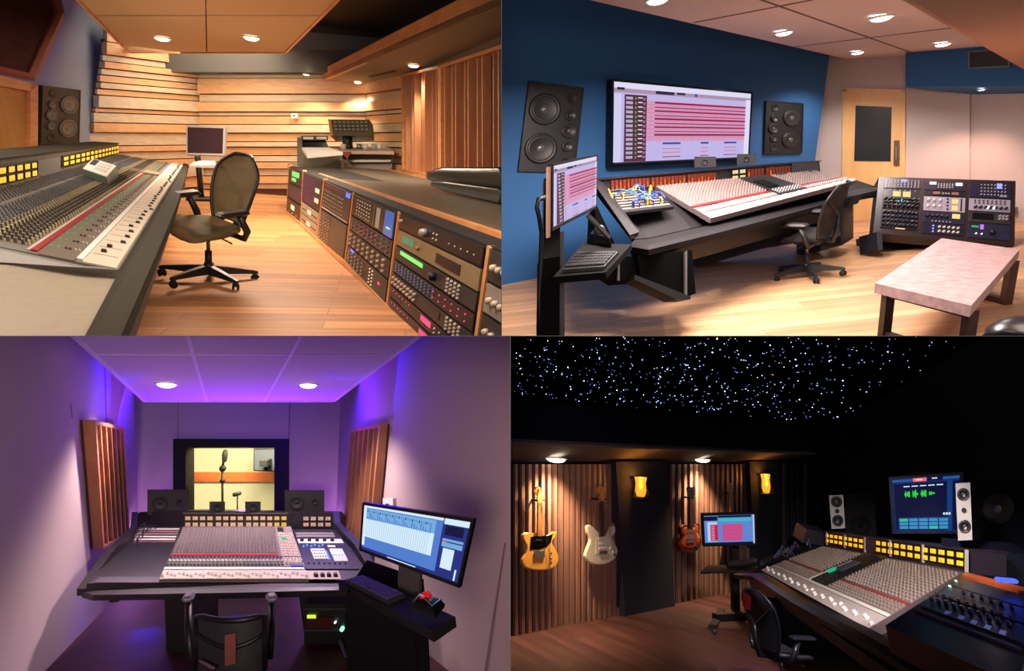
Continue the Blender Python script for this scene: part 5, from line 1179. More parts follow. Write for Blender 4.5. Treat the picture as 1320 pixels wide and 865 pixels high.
    for x0, x1, yb_, yt_, lab in ((270, 290, 661, 646.5, 'left tiny black speaker on the meter bridge in front of the window'), (316, 336, 661, 646.5, 'right tiny black speaker on the meter bridge in front of the window')):
        wall_speaker(R, fq(R, [(x0, yb_), (x1, yb_), (x1, yt_), (x0, yt_)], 8.75), lab, [('driver', .5, .5, .22)], .16, cabm=spb, asp=1.4, ringm=spb, conem=spb, capm=spb)
    # chair with its back to us
    t = thing(R, 'office_chair', 'dark mesh office chair with a brown back strap, its back to the viewer', 'chair', at(297, 985, 0))
    cf = mat('chair_black_c', (8, 8, 14), .5, spec=.3); d0 = 4.3
    def bp(u, v): 
        x = 297+u*(44-3*v*0); y = 792+8*(1-u*u)*1.0+v*75
        return dep(x, y, d0+.12*u*u-.18)
    vs = [bp(-1+2*i/12, j/8)+V((0, .0, 0)) for j in range(9) for i in range(13)]; vs2 = [p+V((0, .03, 0)) for p in vs]
    fs = [(j*13+i, j*13+i+1, (j+1)*13+i+1, (j+1)*13+i) for j in range(8) for i in range(12)]
    MB().add(vs+vs2, fs+[tuple(k+117 for k in f) for f in fs], mat('mesh_back_c', (14, 13, 20), .7, noise=(160, .3)), True).build('backrest', parent=t)
    MB().tube([bp(-1, .95), bp(-1, .4), bp(-1, .03)]+[bp(-1+2*i/10, 0) for i in range(1, 10)]+[bp(1, .03), bp(1, .4), bp(1, .95)], .022, cf, 8).build('back_frame', parent=t)
    MB().tube([bp(-.98+1.96*i/10, .32+.14*math.sin(PI*i/10)) for i in range(11)], .018, cf, 8).build('lumbar_bar', parent=t)
    MB().bar(bp(.0, .20)+V((0, -.05, 0)), bp(0, .72)+V((0, -.05, 0)), .07, .02, mat('strap_brown', (84, 36, 28), .6), up=(0, 1, 0)).build('back_strap', parent=t)
    for q, x in ((-1, 243), (1, 350)):
        a = MB().tube([dep(x-q*3, 850, 4.6), dep(x, 815, 4.7), dep(x, 778, 4.9)], .03, cf, 8).build('armrest', parent=t)
        p = dep(x, 770, 4.9); MB().rbox(p, (.09, .26, .05), mat('arm_pad_c', (84, 80, 96), .45), .02).build('arm_pad', parent=a)
    MB().rbox(dep(297, 870, 4.7), (.55, .5, .08), cf, .04).build('seat', parent=t)
    MB().tube([dep(258, 852, 4.1), dep(278, 862, 4.0)], .012, chrome, 6).build('adjusting_lever', parent=t)
    p0 = at(297, 985, 0); MB().tube([dep(297, 880, 4.7), dep(297, 925, 4.7)], .04, cf, 8).build('gas_lift', parent=t)
    # ---------------- monitor on its stand
    t = thing(R, 'monitor_stand', 'black stand with a long tilted tray holding the angled computer monitor', 'stand', dep(500, 1000, 3.6))
    MB().prism([dep(x, y, 3.5) for x, y in ((514, 725), (542, 732), (540, 775), (512, 768))], R.RT @ V((0, .1, 0)), black).build('neck', parent=t)
    MB().prism([dep(x, y, 3.6) for x, y in ((447, 762), (530, 790), (537, 866), (540, 930), (452, 930), (444, 800))], R.RT @ V((0, .5, 0)), mat('stand_ink', (3, 3, 6), .8, spec=.1)).build('column', parent=t)
    tq = [dep(558, 814, 2.7), dep(587, 795, 2.85), dep(466, 741, 3.9), dep(436, 750, 3.8)]
    S = Surf(*tq, out=(0, 0, 1)); b = MB(); S.box(b, 0, 1, 0, 1, -.05, 0, mat('tray_ink', (6, 6, 9), .7, spec=.2)); b.build('tray', parent=t)
    k = thing(R, 'keyboard', 'black keyboard on the long tray under the angled monitor', 'keyboard', S.p(.5, .6))
    b = MB(); S.box(b, .12, .85, .42, .93, .0, .02, black2); b.build('keyboard_case', parent=k)
    for j in range(5):
        for i in range(14): b = MB(); S.box(b, .16+.13*j, .26+.13*j, .44+.034*i, .468+.034*i, .02, .03, dgrey); b.build('key', parent=k)
    c0 = S.p(.55, .2, .0); 
    k = thing(R, 'trackball', 'black and silver trackball with a red ball on the end of the tray', 'trackball', c0)
    q = [dep(530, 786, 2.85), dep(560, 798, 2.75), dep(573, 783, 2.85), dep(542, 772, 2.95)]; c = sum(q, V())/4
    b = MB(); b.loft([[p for p in q], [p.lerp(c, -.04)+V((0, 0, .015)) for p in q], [p.lerp(c, .25)+V((0, 0, .04)) for p in q], [p.lerp(c, .6)+V((0, 0, .05)) for p in q]], gloss); b.build('body', parent=k)
    b = MB(); b.tube([q[0].lerp(c, .1)+V((0, 0, .035)), q[0].lerp(q[3], .5).lerp(c, .35)+V((0, 0, .052)), c+V((-.02, -.02, .056)), q[1].lerp(c, .3)+V((0, 0, .045)), q[2].lerp(c, .2)+V((0, 0, .04))], .006, chrome, 6); b.build('silver_trim', parent=k)
    b = MB().ball(c+V((0, .03, .045)), .034, mat('red_ball', (190, 20, 20), .12, emit=(200, 20, 10), es=.15), 16); b.build('ball', parent=k)
    q = [dep(466, 707, 3.5), dep(590, 752, 3.0), dep(607, 673, 3.0), dep(470, 651, 3.5)]
    S = Surf(*q, out=R.eye-q[0])
    t = thing(R, 'computer_monitor', 'wide angled monitor glowing blue and white right of the console', 'monitor', q[0])
    bl = em('c_scr_blue', (84, 128, 210), .95); wh = em('c_scr_white', (214, 236, 250), 1.0); lb = em('c_scr_light', (120, 176, 226), .95); nv = em('c_scr_navy', (44, 56, 140), .8); dk = em('c_scr_dark', (26, 30, 80), .6)
    rr = [(0, 1, 0, 1, nv), (0, .78, .06, 1, bl), (0, .78, .95, 1, wh), (0, .03, .1, .97, wh), (.03, .72, .30, .93, wh), (.03, .72, .70, .93, lb), (.79, 1, .9, 1, wh), (.81, .965, .72, .88, dk), (.80, .98, .62, .66, lb), (.80, .98, .52, .6, lb), (.82, .92, .16, .5, wh), (.8, .84, .6, .63, em('c_pink', (200, 120, 150), .8)), (.3, .6, .012, .03, wh), (.0, 1, 0, .01, dk), (.955, .97, .02, .2, wh)]
    for i in range(30): rr += [(.04+.0226*i, .043+.0226*i, .34, .92, lb), (.046+.0226*i, .056+.0226*i, .72, .75+.14*((i*3) % 4)/4, bl), (.046+.0226*i, .056+.0226*i, .86, .9, dk if i % 3 == 0 else bl)]
    screen_art(S, t, rr, .018, .02, gloss)
room_three()
# ================================================================== ROOM FOUR: star-ceiling room with guitars
D4 = Room('D', 990, 645, 800, 1.68, [(-1, (658.4-CX)/F, 0), (0, -(CY-433.4)/F, 1)]); ROOMS['D'] = D4
def room_four():
    R = D4; at, dep, on = R.at, R.dep, R.on
    wal = wood('walnut_floor', (82, 52, 50), (112, 74, 70), (1.2, 10, 10), .4, (1.5, .15), math.radians(38))
    slat = wood('stained_slat', (122, 88, 76), (150, 112, 96), (8, 8, 1.4), .5); ink = mat('ink_wall', (4, 5, 20), .95, noise=(60, .05), spec=.1); pil = mat('pilaster_navy', (24, 26, 44), .9, noise=(70, .05))
    b = MB(); b.prism([at(600, 1000), at(1500, 1100), at(1400, 745), at(1000, 742), at(640, 800)], (0, 0, -.06), wal); struct(b, 'floor', R)
    gw = facing(R, vplane(at(665, 818), at(942, 763)))
    wallp(R, off(gw, -.06), [(640, 900), (1010, 800), (1008, 560), (640, 540)], 'wall_left', mat('slat_backing', (7, 5, 7), .95, spec=.05))
    fw = facing(R, vplane(at(1005, 752), at(1066, 750)))
    wallp(R, fw, [(1000, 800), (1500, 800), (1500, 400), (1000, 400)], 'wall_back', ink)
    # dark curtain folds at the corner
    t = thing(R, 'corner_curtain', 'dark curtain hanging in the corner right of the second candle sconce', 'curtain', dep(1024, 750, 9.4))
    b = MB(); pts = []
    for i in range(33):
        f = i/32; x = 1008+32*f; pts.append((x, 9.55+.12*math.cos(f*PI*8)))
    vs = [dep(x, y, d) for y in (597, 760) for x, d in pts]; n = len(pts)
    b.add(vs+[v+V((0, .03, 0)) for v in vs], [(i, i+1, n+i+1, n+i) for i in range(n-1)]+[(2*n+i, 2*n+i+1, 3*n+i+1, 3*n+i) for i in range(n-1)], mat('curtain_ink', (26, 22, 34), .9), True); b.build('cloth', parent=t)
    # slatted panels
    def slats(xa, xb, ba, bb, n, lab, ta=598, tb=598):
        S = pxsurf(R, off(gw, .0), [(xa, ba), (xb, bb), (xb, tb), (xa, ta)]); t = thing(R, 'slatted_wall_panel', lab, 'acoustic panel', S.p(.5, 0))
        b = MB(); S.box(b, 0, 1, 0, 1, -.04, 0, 'slat_backing'); b.build('back_board', parent=t)
        for i in range(n):
            u = (i+.28)/n; b = MB(); S.box(b, u, u+.46/n, .0, .998, 0, .045, slat); b.build('slat', parent=t)
        b = MB(); S.box(b, 0, 1, 0, .012, .0, .09, mat('skirting_dim', (96, 64, 54), .5)); b.build('skirting', parent=t)
    slats(658, 799, 824, 797, 19, 'dark wooden slatted panel behind the two left guitars'); slats(861, 972, 786, 758, 17, 'dark wooden slatted panel behind the sunburst guitar')
    wallp(R, off(gw, .14), [(806, 797.5), (870, 783), (861, 595), (794, 595)], 'wall_pilaster', pil, .2)
    wallp(R, off(gw, .14), [(975, 765), (1008, 757), (1007, 595), (966, 595)], 'wall_pilaster', pil, .2)
    # bulkhead, soffit and star ceiling
    sz = on(800, 592, gw).z
    MB().prism([at(600, 560, sz), at(1045, 594.5, sz), at(1020, 600, sz), at(600, 610, sz)], (0, 0, .1), ink)
    b = MB(); q0 = [on(x, 597, off(gw, -.1)) for x in (560, 1010)]; nn = gw[0]
    b.prism([q0[0], q0[1], q0[1]+nn*.7+V((0, 0, .22)), q0[0]+nn*.7+V((0, 0, .22))], (0, 0, .05), mat('soffit_ink', (60, 54, 60), .8)); struct(b, 'trim_1', R)
    c0 = q0[0]+nn*.7+V((0, 0, .22)); c1 = q0[1]+nn*.7+V((0, 0, .22)); sop = plane3(q0[0], q0[1], c0); sop = facing(R, sop); bkp = facing(R, vplane(c0, c1))
    b = MB(); b.prism([c0, c1]+[on(x, y, bkp) for x, y in ((1010, 535), (900, 528), (760, 516), (600, 500))], -nn*.1, ink); struct(b, 'wall_bulkhead', R)
    b = MB(); b.bar(c0+nn*.01, c1+nn*.01, .02, .03, mat('bulkhead_edge', (90, 80, 76), .6)); struct(b, 'trim_2', R)
    stp = facing(R, plane3(dep(680, 512, 5.6), dep(980, 541, 8.6), dep(900, 433, 4.0))); ats = lambda x, y: on(x, y, stp)
    poly = [(600, 500), (658, 512), (760, 522), (860, 533), (980, 541), (1050, 546), (1085, 542), (1120, 522), (1175, 490), (1235, 452), (1290, 425), (1290, 380), (600, 380)]
    t = thing(R, 'star_ceiling', 'black ceiling scattered with hundreds of tiny blue-white star lights', 'ceiling panel', ats(900, 480))
    b = MB(); b.prism([ats(x, y) for x, y in poly], -stp[0]*.05, mat('star_black', (2, 2, 8), .95, spec=.0)); b.build('panel', parent=t)
    MB().prism([at(x, y, 3.6) for x, y in ((500, 300), (1600, 300), (1600, 570), (500, 570))], (0, 0, .1), ink).build('ceiling', R, kind='structure')
    def inside(x, y):
        c = False; n = len(poly)
        for i in range(n):
            (x0, y0), (x1, y1) = poly[i], poly[i-1]
            if (y0 > y) != (y1 > y) and x < (x1-x0)*(y-y0)/(y1-y0)+x0: c = not c
        return c
    r3 = random.Random(11); st = []
    while len(st) < 620:
        x = r3.uniform(659, 1275); y = 434+112*r3.random()**.9
        if inside(x, y+3) and (x < 1080 or r3.random() < .55-(x-1080)/400): st.append((x, y))
    e1 = em('star_blue', (150, 170, 255), 3.2); e2 = em('star_white', (220, 226, 255), 4.); e3 = em('star_dim', (120, 130, 200), 1.4)
    big = []; 
    for i, (x, y) in enumerate(st):
        p = ats(x, y); px = R.depth(p)/F
        big.append((r3.choice((.38, .42, .5, .55, .6, .8))*px, p, (e1, e2, e3)[r3.choice((0, 1, 2, 0, 2))]))
    big.sort(key=lambda q: -q[0]); rest = MB()
    for i, (r_, p, m) in enumerate(big):
        b = MB() if i < 98 else rest
        b.lathe(p, stp[0], [(r_*.9, -.001), (r_*.9, r_*.8), (r_*.5, r_*1.3), (.0005, r_*1.4)], m, 6)
        if i < 98: b.build('star_light', parent=t)
    rest.build('star_light', parent=t, kind='stuff')
    # downlights
    wm = (255, 216, 168); sp = hplane(sz)
    for x, y, r_, lab in ((716, 590, .125, 'left downlight above the two guitars on the slatted wall'), (905, 591.5, .125, 'right downlight above the sunburst guitar')):
        pl = off(sop, .015); downlight(R, x, y, pl, r_, lab, None, 0, wm, 120, lamp, n=sop[0])
        pp = on(x, y, pl); light(R, 'SPOT', pp+sop[0]*.14+nn*.16, 270, wm, .06, aim=pp+V((0, 0, -1))-nn*.1, spot=118, blend=.9, name='downlight_beam')
    light(R, 'SPOT', V((.5, -.5, 1.4)), 90, (255, 226, 226), .3, aim=dep(800, 800, 6), spot=44, blend=1., name='viewer_fill')  # added fill from behind the viewer for the floor
    light(R, 'SPOT', dep(1120, 480, 3.8), 560, (255, 236, 225), .2, aim=dep(1120, 745, 5.2), spot=62, name='console_fill')  # added spot without a fitting, brightening the console panel
    light(R, 'AREA', dep(1250, 500, 3.2), 14, (60, 80, 200), .6, aim=dep(1220, 760, 4), name='blue_lamp')
    # candle sconces
    brz = mat('sconce_bronze', (70, 46, 26), .35, .6); glow = em('flame', (255, 176, 60), 6); glass = mat('sconce_glass', (255, 200, 110), .1, emit=(255, 190, 70), es=.35, trans=.85)
    for x, y, k, d, lab in ((826, 628, 1., None, 'glowing candle wall sconce on the dark pilaster between the guitars'), (988, 624, .95, None, 'glowing candle wall sconce on the narrow pilaster at the corner')):
        P0 = on(x, y, off(gw, .14)); dd = R.depth(P0); u = lambda a, c, o: on(x+a*k, y+c*k, off(gw, .14+o))
        t = thing(R, 'candle_sconce', lab, 'wall light', P0, group='candle sconces')
        b = MB(); b.prism([u(-7, 15, .01), u(7, 15, .01), u(7, -12, .01), u(-7, -12, .01)], -nn*.02, brz); b.build('back_plate', parent=t)
        b = MB(); b.tube([u(-9, 3, .15), u(-9, 13, .15), u(0, 14, .15), u(9, 13, .15), u(9, 3, .15)], .018, brz, 6); b.tube([u(0, 14, .02), u(0, 14, .15)], .02, brz, 6); b.build('bracket', parent=t)
        b = MB().tube([u(0, 13, .14), u(0, 3, .14)], .035, mat('candle_wax', (240, 214, 170), .5, emit=(255, 180, 80), es=.5), 10); b.build('candle', parent=t)
        b = MB().lathe(u(0, 2, .14), (0, 0, 1), [(.01, -.02), (.032, .03), (.022, .08), (.001, .14)], glow, 10); b.build('flame', parent=t)
        b = MB(); c = u(0, 12, .14); hgt = (u(0, -13, .14)-u(0, 12, .14)).length; b.lathe(c, (0, 0, 1), [(.06, 0), (.085, hgt*.3), (.075, hgt*.7), (.095, hgt), (.09, hgt), (.07, hgt*.7), (.08, hgt*.3), (.055, .01)], glass, 14); b.build('glass_shade', parent=t)
        light(R, 'POINT', u(0, -9, .18), 22, (255, 160, 60), .05, name='candle_light')
    # ---------------- guitars
    def guitar(q, lab, style):
        S = pxsurf(R, off(gw, .16), q); t = thing(R, 'electric_guitar', lab, 'guitar', S.p(.5, 0), group='guitars on the slatted wall')
        bodym = style['body']; tk = .05
        # body outline, smoothed
        out = style['outline']; n = len(out); sm = []
        for i in range(n):
            p0, p1, p2, p3 = out[i-1], out[i], out[(i+1) % n], out[(i+2) % n]
            for f in (0, .25, .5, .75):
                sm.append(tuple(.5*((2*p1[k])+(-p0[k]+p2[k])*f+(2*p0[k]-5*p1[k]+4*p2[k]-p3[k])*f*f+(-p0[k]+3*p1[k]-3*p2[k]+p3[k])*f**3) for k in (0, 1)))
        cx_ = sum(p[0] for p in sm)/len(sm); cy_ = sum(p[1] for p in sm)/len(sm)
        b = MB(); sh = lambda k, h: [S.p(cx_+(x-cx_)*k, cy_+(y-cy_)*k, h) for x, y in sm]
        b.loft([sh(.96, -tk), sh(1, -tk+.012), sh(1, -.012), sh(.95, 0)], bodym); 
        if style.get('centre'): b.loft([sh(.80, .0005), sh(.7, .006), sh(.3, .009)], style['centre'])
        b.build('body', parent=t)
        nx = style.get('nx', .5); hs = style['head']
        b = MB(); b.box8([S.p(nx+a*w, v, h) for h in (.004, .03) for a, w, v in ((-1, .065, style['nb']), (1, .065, style['nb']), (1, .05, hs[0]), (-1, .05, hs[0]))], style['neck']); b.build('neck', parent=t)
        b = MB(); 
        for i in range(14): 
            v = hs[0]-(hs[0]-style['nb'])*(1-.944**(i*1.6+1))*1.35
            if v > style['nb']: S.box(b, nx-.055, nx+.055, v, v+.0018, .03, .032, steel)
        b.build('fret', parent=t, kind='stuff')
        b = MB(); pts = [S.p(x, y, .0) for x, y in hs[1]]; b.prism([p+S.n*.022 for p in pts], -S.n*.018, style['headm']); b.build('headstock', parent=t)
        for x, y in style['pegs']: b = MB(); S.cyl(b, x, y, [(.007, .018), (.007, .035), (.001, .035)], chrome, 8); b.build('tuning_peg', parent=t)
        if style.get('guard'):
            b = MB(); b.prism([S.p(x, y, .004) for x, y in style['guard']], -S.n*.003, style['guardm']); b.build('pickguard', parent=t)
        for x, y, w, h, m in style['pickups']: b = MB(); S.box(b, x-w, x+w, y-h, y+h, .002, .012, m); b.build('pickup', parent=t)
        x, y, w, h = style['bridge']; b = MB(); S.box(b, x-w, x+w, y-h, y+h, .002, .016, steel); b.build('bridge', parent=t)
        for x, y, m in style['knobs']: b = MB(); S.cyl(b, x, y, [(.013, .002), (.012, .022), (.001, .022)], m, 10); b.build('control_knob', parent=t)
        b = MB()
        for i in range(6):
            o = (i-2.5)*.014; b.tube([S.p(x+o*1.2, y, .02), S.p(nx+o*.9, hs[0], .036)], .0012, steel, 4)
        b.build('string', parent=t, kind='stuff')
        # wall hanger
        b = MB(); p = S.p(nx, hs[0]+.02, -.02); b.tube([p-S.n*.14, p-S.n*.02], .015, black, 8); 
        for sgn in (-1, 1): b.tube([p-S.n*.02, S.p(nx+sgn*.09, hs[0]+.02, .0), S.p(nx+sgn*.09, hs[0]+.02, .05)], .009, black, 6)
        b.build('wall_hanger', parent=t)
        return t
    mapl = wood('guitar_maple', (196, 120, 58), (216, 144, 78), (10, 10, 2), .35); rose = mat('rosewood', (54, 34, 30), .45); cream = mat('cream_finish', (222, 214, 184), .25); mint = mat('mint_guard', (224, 222, 200), .3); butter = mat('butterscotch', (222, 160, 74), .25, noise=(6, .1))
    tele = [(.12, .02), (.5, -.005), (.88, .03), (1.0, .15), (.86, .27), (.80, .34), (.90, .40), (.93, .44), (.84, .445), (.74, .41), (.66, .40), (.60, .40), (.5, .44), (.32, .435), (.1, .44), (.02, .39), (.12, .29), (.10, .2), (.0, .1)]
    guitar([(673, 735), (721, 735), (721, 627), (673, 627)], 'butterscotch electric guitar with a black pickguard, leftmost on the slatted wall', dict(body=butter, outline=tele, nx=.43, nb=.40, neck=mapl, head=(.81, [(.36, .80), (.50, .80), (.50, .86), (.44, .99), (.36, 1.0), (.27, .95), (.37, .88)]), headm=mapl, pegs=[(.34+.01*i, .86+.02*i) for i in range(6)], guard=[(.2, .24), (.22, .39), (.5, .41), (.66, .40), (.82, .43), (.76, .33), (.62, .27), (.45, .24)], guardm=gloss, pickups=[(.42, .355, .08, .012, chrome)], bridge=(.44, .19, .13, .035), knobs=[(.74, .2, chrome), (.74, .14, chrome), (.74, .08, chrome)]))
    strat = [(.15, .01), (.5, -.02), (.85, .02), (1.0, .13), (.88, .24), (.82, .32), (.92, .38), (.90, .46), (.80, .44), (.72, .36), (.6, .34), (.46, .35), (.34, .41), (.16, .49), (.04, .48), (.06, .40), (.14, .3), (.06, .2), (.0, .1)]
    guitar([(755, 728), (797, 724), (797, 625), (755, 627)], 'cream electric guitar with three pickups, second from the left on the slatted wall', dict(body=cream, outline=strat, nx=.44, nb=.34, neck=rose, head=(.80, [(.36, .79), (.52, .79), (.54, .86), (.50, .98), (.38, 1.0), (.26, .94), (.38, .88)]), headm=mapl, pegs=[(.34+.012*i, .85+.022*i) for i in range(6)], guard=[(.28, .12), (.30, .34), (.60, .33), (.76, .36), (.82, .24), (.90, .15), (.82, .08), (.6, .14)], guardm=mint, pickups=[(.47, .31, .12, .011, white), (.48, .25, .12, .011, white), (.5, .19, .12, .011, white)], bridge=(.5, .135, .12, .02), knobs=[(.72, .18, white), (.80, .13, white), (.86, .09, black)]))
    lp = [(.14, .02), (.5, -.015), (.86, .02), (1.0, .12), (.90, .22), (.84, .28), (.92, .34), (.88, .415), (.76, .40), (.70, .35), (.6, .36), (.44, .38), (.24, .415), (.08, .38), (.08, .30), (.14, .24), (.06, .17), (.0, .1)]
    guitar([(875, 713), (905, 710), (905, 626), (875, 627)], 'sunburst electric guitar with a cream pickguard, left of the small monitor', dict(body=mat('burst_edge', (84, 24, 16), .2), centre=mat('burst_centre', (178, 74, 26), .2), outline=lp, nx=.46, nb=.36, neck=rose, head=(.80, [(.36, .79), (.58, .79), (.64, .96), (.58, .99), (.47, .975), (.38, 1.0), (.30, .97)]), headm=gloss, pegs=[(.34, .84), (.33, .89), (.32, .94), (.6, .84), (.61, .89), (.62, .94)], guard=[(.58, .36), (.68, .35), (.88, .20), (.72, .16)], guardm=mat('cream_guard', (214, 190, 140), .3), pickups=[(.46, .31, .14, .025, chrome), (.46, .21, .14, .025, chrome)], bridge=(.46, .15, .16, .012), knobs=[(.78, .14, black2), (.84, .09, black2), (.7, .08, black2), (.74, .05, black2)]))
    guitar([(928, 705), (955, 702), (955, 622), (928, 623)], 'maple-necked guitar hanging mostly hidden behind the small monitor', dict(body=butter, outline=tele, nx=.48, nb=.40, neck=mapl, head=(.81, [(.38, .80), (.54, .80), (.54, .86), (.48, .99), (.38, 1.0), (.30, .95), (.40, .88)]), headm=mapl, pegs=[(.38+.01*i, .86+.02*i) for i in range(6)], pickups=[], bridge=(.48, .19, .13, .03), knobs=[]))
    # ---------------- monitor stand
    t = thing(R, 'monitor_stand', 'black standing pole with a flat tray holding the small monitor by the guitars', 'stand', at(943, 800, 0))
    D = R.depth(at(945, 795)); 
    MB().prism([dep(x, y, D) for x, y in ((944, 700), (953, 700), (954, 790), (946, 790))], R.RT @ V((0, .12, 0)), black).build('pole', parent=t)
    MB().prism([dep(903, 737, D-.5), dep(975, 735, D-.5), dep(978, 729, D), dep(912, 728, D)], (0, 0, -.03), mat('tray_brown', (16, 12, 14), .6, spec=.2)).build('tray', parent=t)
    b = MB(); b.bar(at(930, 787), at(918, 812), .10, .06, black); b.bar(at(965, 785), at(972, 806), .10, .06, black); b.build('base_foot', parent=t)
    b = MB(); b.bar(at(922, 800)+V((0, 0, .05)), at(970, 797)+V((0, 0, .05)), .12, .08, black); b.build('base_bar', parent=t)
    for x, y in ((921, 814), (971, 806)): MB().ball(at(x, y, .03), .035, dgrey, 8).build('castor', parent=t)
    MB().tube([dep(938, 728, D-.3), dep(962, 727, D-.3), dep(976, 722, D-.5)], .05, black, 8).build('mouse_arm', parent=t)
    q = [dep(909, 702, D-.15), dep(973, 700, D-.15), dep(972, 663, D-.15), dep(907, 665, D-.15)]; S = Surf(*q, out=R.eye-q[0])
    t = thing(R, 'computer_monitor', 'small monitor with a cyan bar and pink tracks before the slatted wall', 'monitor', q[0])
    sb = em('d_blue', (100, 140, 216), .9); cy = em('d_cyan', (50, 200, 200), .9); pk = em('d_pink', (206, 90, 156), .9); rd = em('d_red', (200, 40, 80), .9); nv = em('d_navy', (24, 34, 70), .5); wt = em('d_white', (190, 210, 246), .9)
    rr = [(0, 1, 0, 1, sb), (.0, .27, .82, .97, nv), (.28, .94, .78, .88, cy), (.28, .94, .92, .99, nv), (.06, .26, .1, .78, wt), (.12, .27, .12, .68, rd), (.36, .76, .1, .7, pk), (0, 1, 0, .06, nv), (.97, 1, 0, 1, wt)]
    for i in range(8): rr += [(.36, .76, .16+i*.068, .175+i*.068, rd), (.14, .2, .16+i*.065, .18+i*.065, wt)]
    screen_art(S, t, rr, .03, .05, black)
    # ---------------- console
    t = thing(R, 'mixing_console', 'large console with two rows of bright yellow meters in the star-ceiling room', 'mixing console', at(1060, 1000, 0))
    A_, B_, C_, D_ = dep(1119, 811, 4.15), dep(981, 735, 7.3), dep(1064, 704, 8.1), dep(1243, 737, 4.95)
    S = planar(R, Surf(A_, B_, C_, D_, out=(0, 0, 1))); ck = mat('d_console_frame', (10, 10, 18), .35, noise=(80, .08))
    b = MB(); S.box(b, -.0, 1.0, -.0, 1, -.1, 0, mat('d_panel', (96, 84, 84), .5)); b.build('control_panel', parent=t)
    b = MB(); S.box(b, -.45, 1.15, -.12, 1.05, -.2, -.08, ck); b.build('deck', parent=t)
    rings = []
    for s_, (x, y, d) in enumerate(((950, 741, 7.5), (975, 743, 7.0), (1030, 778, 5.4), (1108, 820, 4.0), (1165, 852, 3.4), (1230, 895, 2.9))):
        p = dep(x, y, d); rings.append([p+V((.10, .05, .04)), p+V((0, 0, .03)), p+V((-.05, -.03, 0)), p+V((-.04, 0, -.05)), p+V((.10, .05, -.06))])
    MB().loft(rings, ck).build('armrest', parent=t)
    def strip(s0, s1, t0, t1, m, nm, h=.005, Q=None): b = MB(); (Q or S).box(b, s0, s1, t0, t1, 0, h, m); b.build(nm, parent=t)
    strip(0, 1, 0, .17, mat('d_fader_panel', (150, 142, 140), .45), 'fader_panel'); strip(0, 1, .175, .21, lgrey, 'scribble_strip', .007); strip(0, .43, .37, .395, mat('d_redstrip', (130, 40, 44), .5), 'red_strip', .006); strip(.6, 1, .37, .395, 'd_redstrip', 'red_strip', .006)
    strip(.44, .6, .22, 1, black2, 'centre_section', .012); strip(.5, .56, .5, .75, mat('d_phone', (70, 70, 90), .3), 'phone_pad', .025); strip(.57, .575, .2, .75, lgrey, 'divider_strip', .02)
    strip(.545, .57, .42, .52, em('d_green', (50, 180, 130), .9), 'green_display', .03); strip(.57, .6, .22, .4, mat('d_olive', (150, 146, 90), .5), 'olive_strip', .014)
    kp = mat('d_knob', (150, 137, 128), .4); kd = mat('d_knob_dark', (70, 60, 60), .4)
    cols = [(i+.5)/52 for i in range(52)]; cs = [c for c in cols if not .43 < c < .61]
    knobs(S, t, 'rotary_knob', [(c, .43+.042*j) for c in cs for j in range(13)], .015, .022, kp, 6, keep=95, hat=kd)
    knobs(S, t, 'switch_button', [(c, v) for c in cs for v in (.24, .28, .32, .35)], .015, .018, kp, 4, hat=kd)
    fader_caps(S, t, [(cols[i], .05+.05*((i*5) % 4)/4) for i in range(0, 52) if i % 3 != 1], .026, .05, .022, white)
    knobs(S, t, 'centre_button', [(.47+.02*i, .25+.05*j) for i in range(4) for j in range(4)], .012, .02, kd, 4)
    # bridge
    a0, a1 = dep(1064, 704, 8.1), dep(1246, 739, 4.9); bp = facing(R, vplane(a0, a1))
    G = pxsurf(R, bp, [(1062, 704), (1247, 740), (1247, 709), (1062, 685)]); b = MB(); G.box(b, 0, 1, 0, 1, -.3, 0, mat('d_bridge', (44, 36, 48), .4)); G.box(b, 0, 1, .96, 1.04, -.32, .02, 'd_bridge'); b.build('meter_bridge', parent=t)
    yl = mat('d_vu', (255, 190, 40), .4, emit=(255, 184, 30), es=.95)
    G1 = pxsurf(R, off(bp, .01), [(1065, 700), (1115, 709), (1115, 694), (1065, 686.5)]); vu_meters(G1, t, [((i+.08)/8, v) for i in range(8) for v in (.06, .54)], .8/8, .38, yl)
    G2 = pxsurf(R, off(bp, .01), [(1130, 712.5), (1246, 733), (1246, 710.5), (1130, 695)]); vu_meters(G2, t, [((i+.08)/12, v) for i in range(12) for v in (.06, .54)], .8/12, .38, yl)
    for x, y0, y1 in ((1066, 687, 702), (1089, 690, 706), (1115, 694, 712), (1148, 697, 717), (1190, 703, 725), (1246, 710, 738)):
        b = MB(); p = on(x, y1, off(bp, .02)); q_ = on(x, y0-1, off(bp, .02)); b.bar(p, q_, .02, .02, lgrey, up=bp[0]); b.build('bridge_post', parent=t)
    b = MB(); G3 = pxsurf(R, off(bp, .012), [(1116, 709), (1129, 711.5), (1129, 696), (1116, 694)]); G3.box(b, 0, 1, 0, 1, 0, .006, mat('d_plum', (70, 46, 60), .5)); b.build('blank_plate', parent=t)
    # dark end box at the far left of the bridge, headphone heap
    b = MB(); b.prism([dep(x, y, 8.2) for x, y in ((1035, 700), (1064, 704), (1066, 687), (1040, 682))], R.RT @ V((0, .3, 0)), mat('d_box', (48, 46, 60), .4)); b.build('bridge_end_box', parent=t)
    r2 = random.Random(8); T0 = dep(1024, 712, 7.9)
    b = MB(); b.prism([dep(980, 730, 7.35), dep(1062, 706, 8.1), dep(1036, 700, 8.3), dep(978, 722, 7.8)], (0, 0, -.05), ck); b.build('far_wing', parent=t)
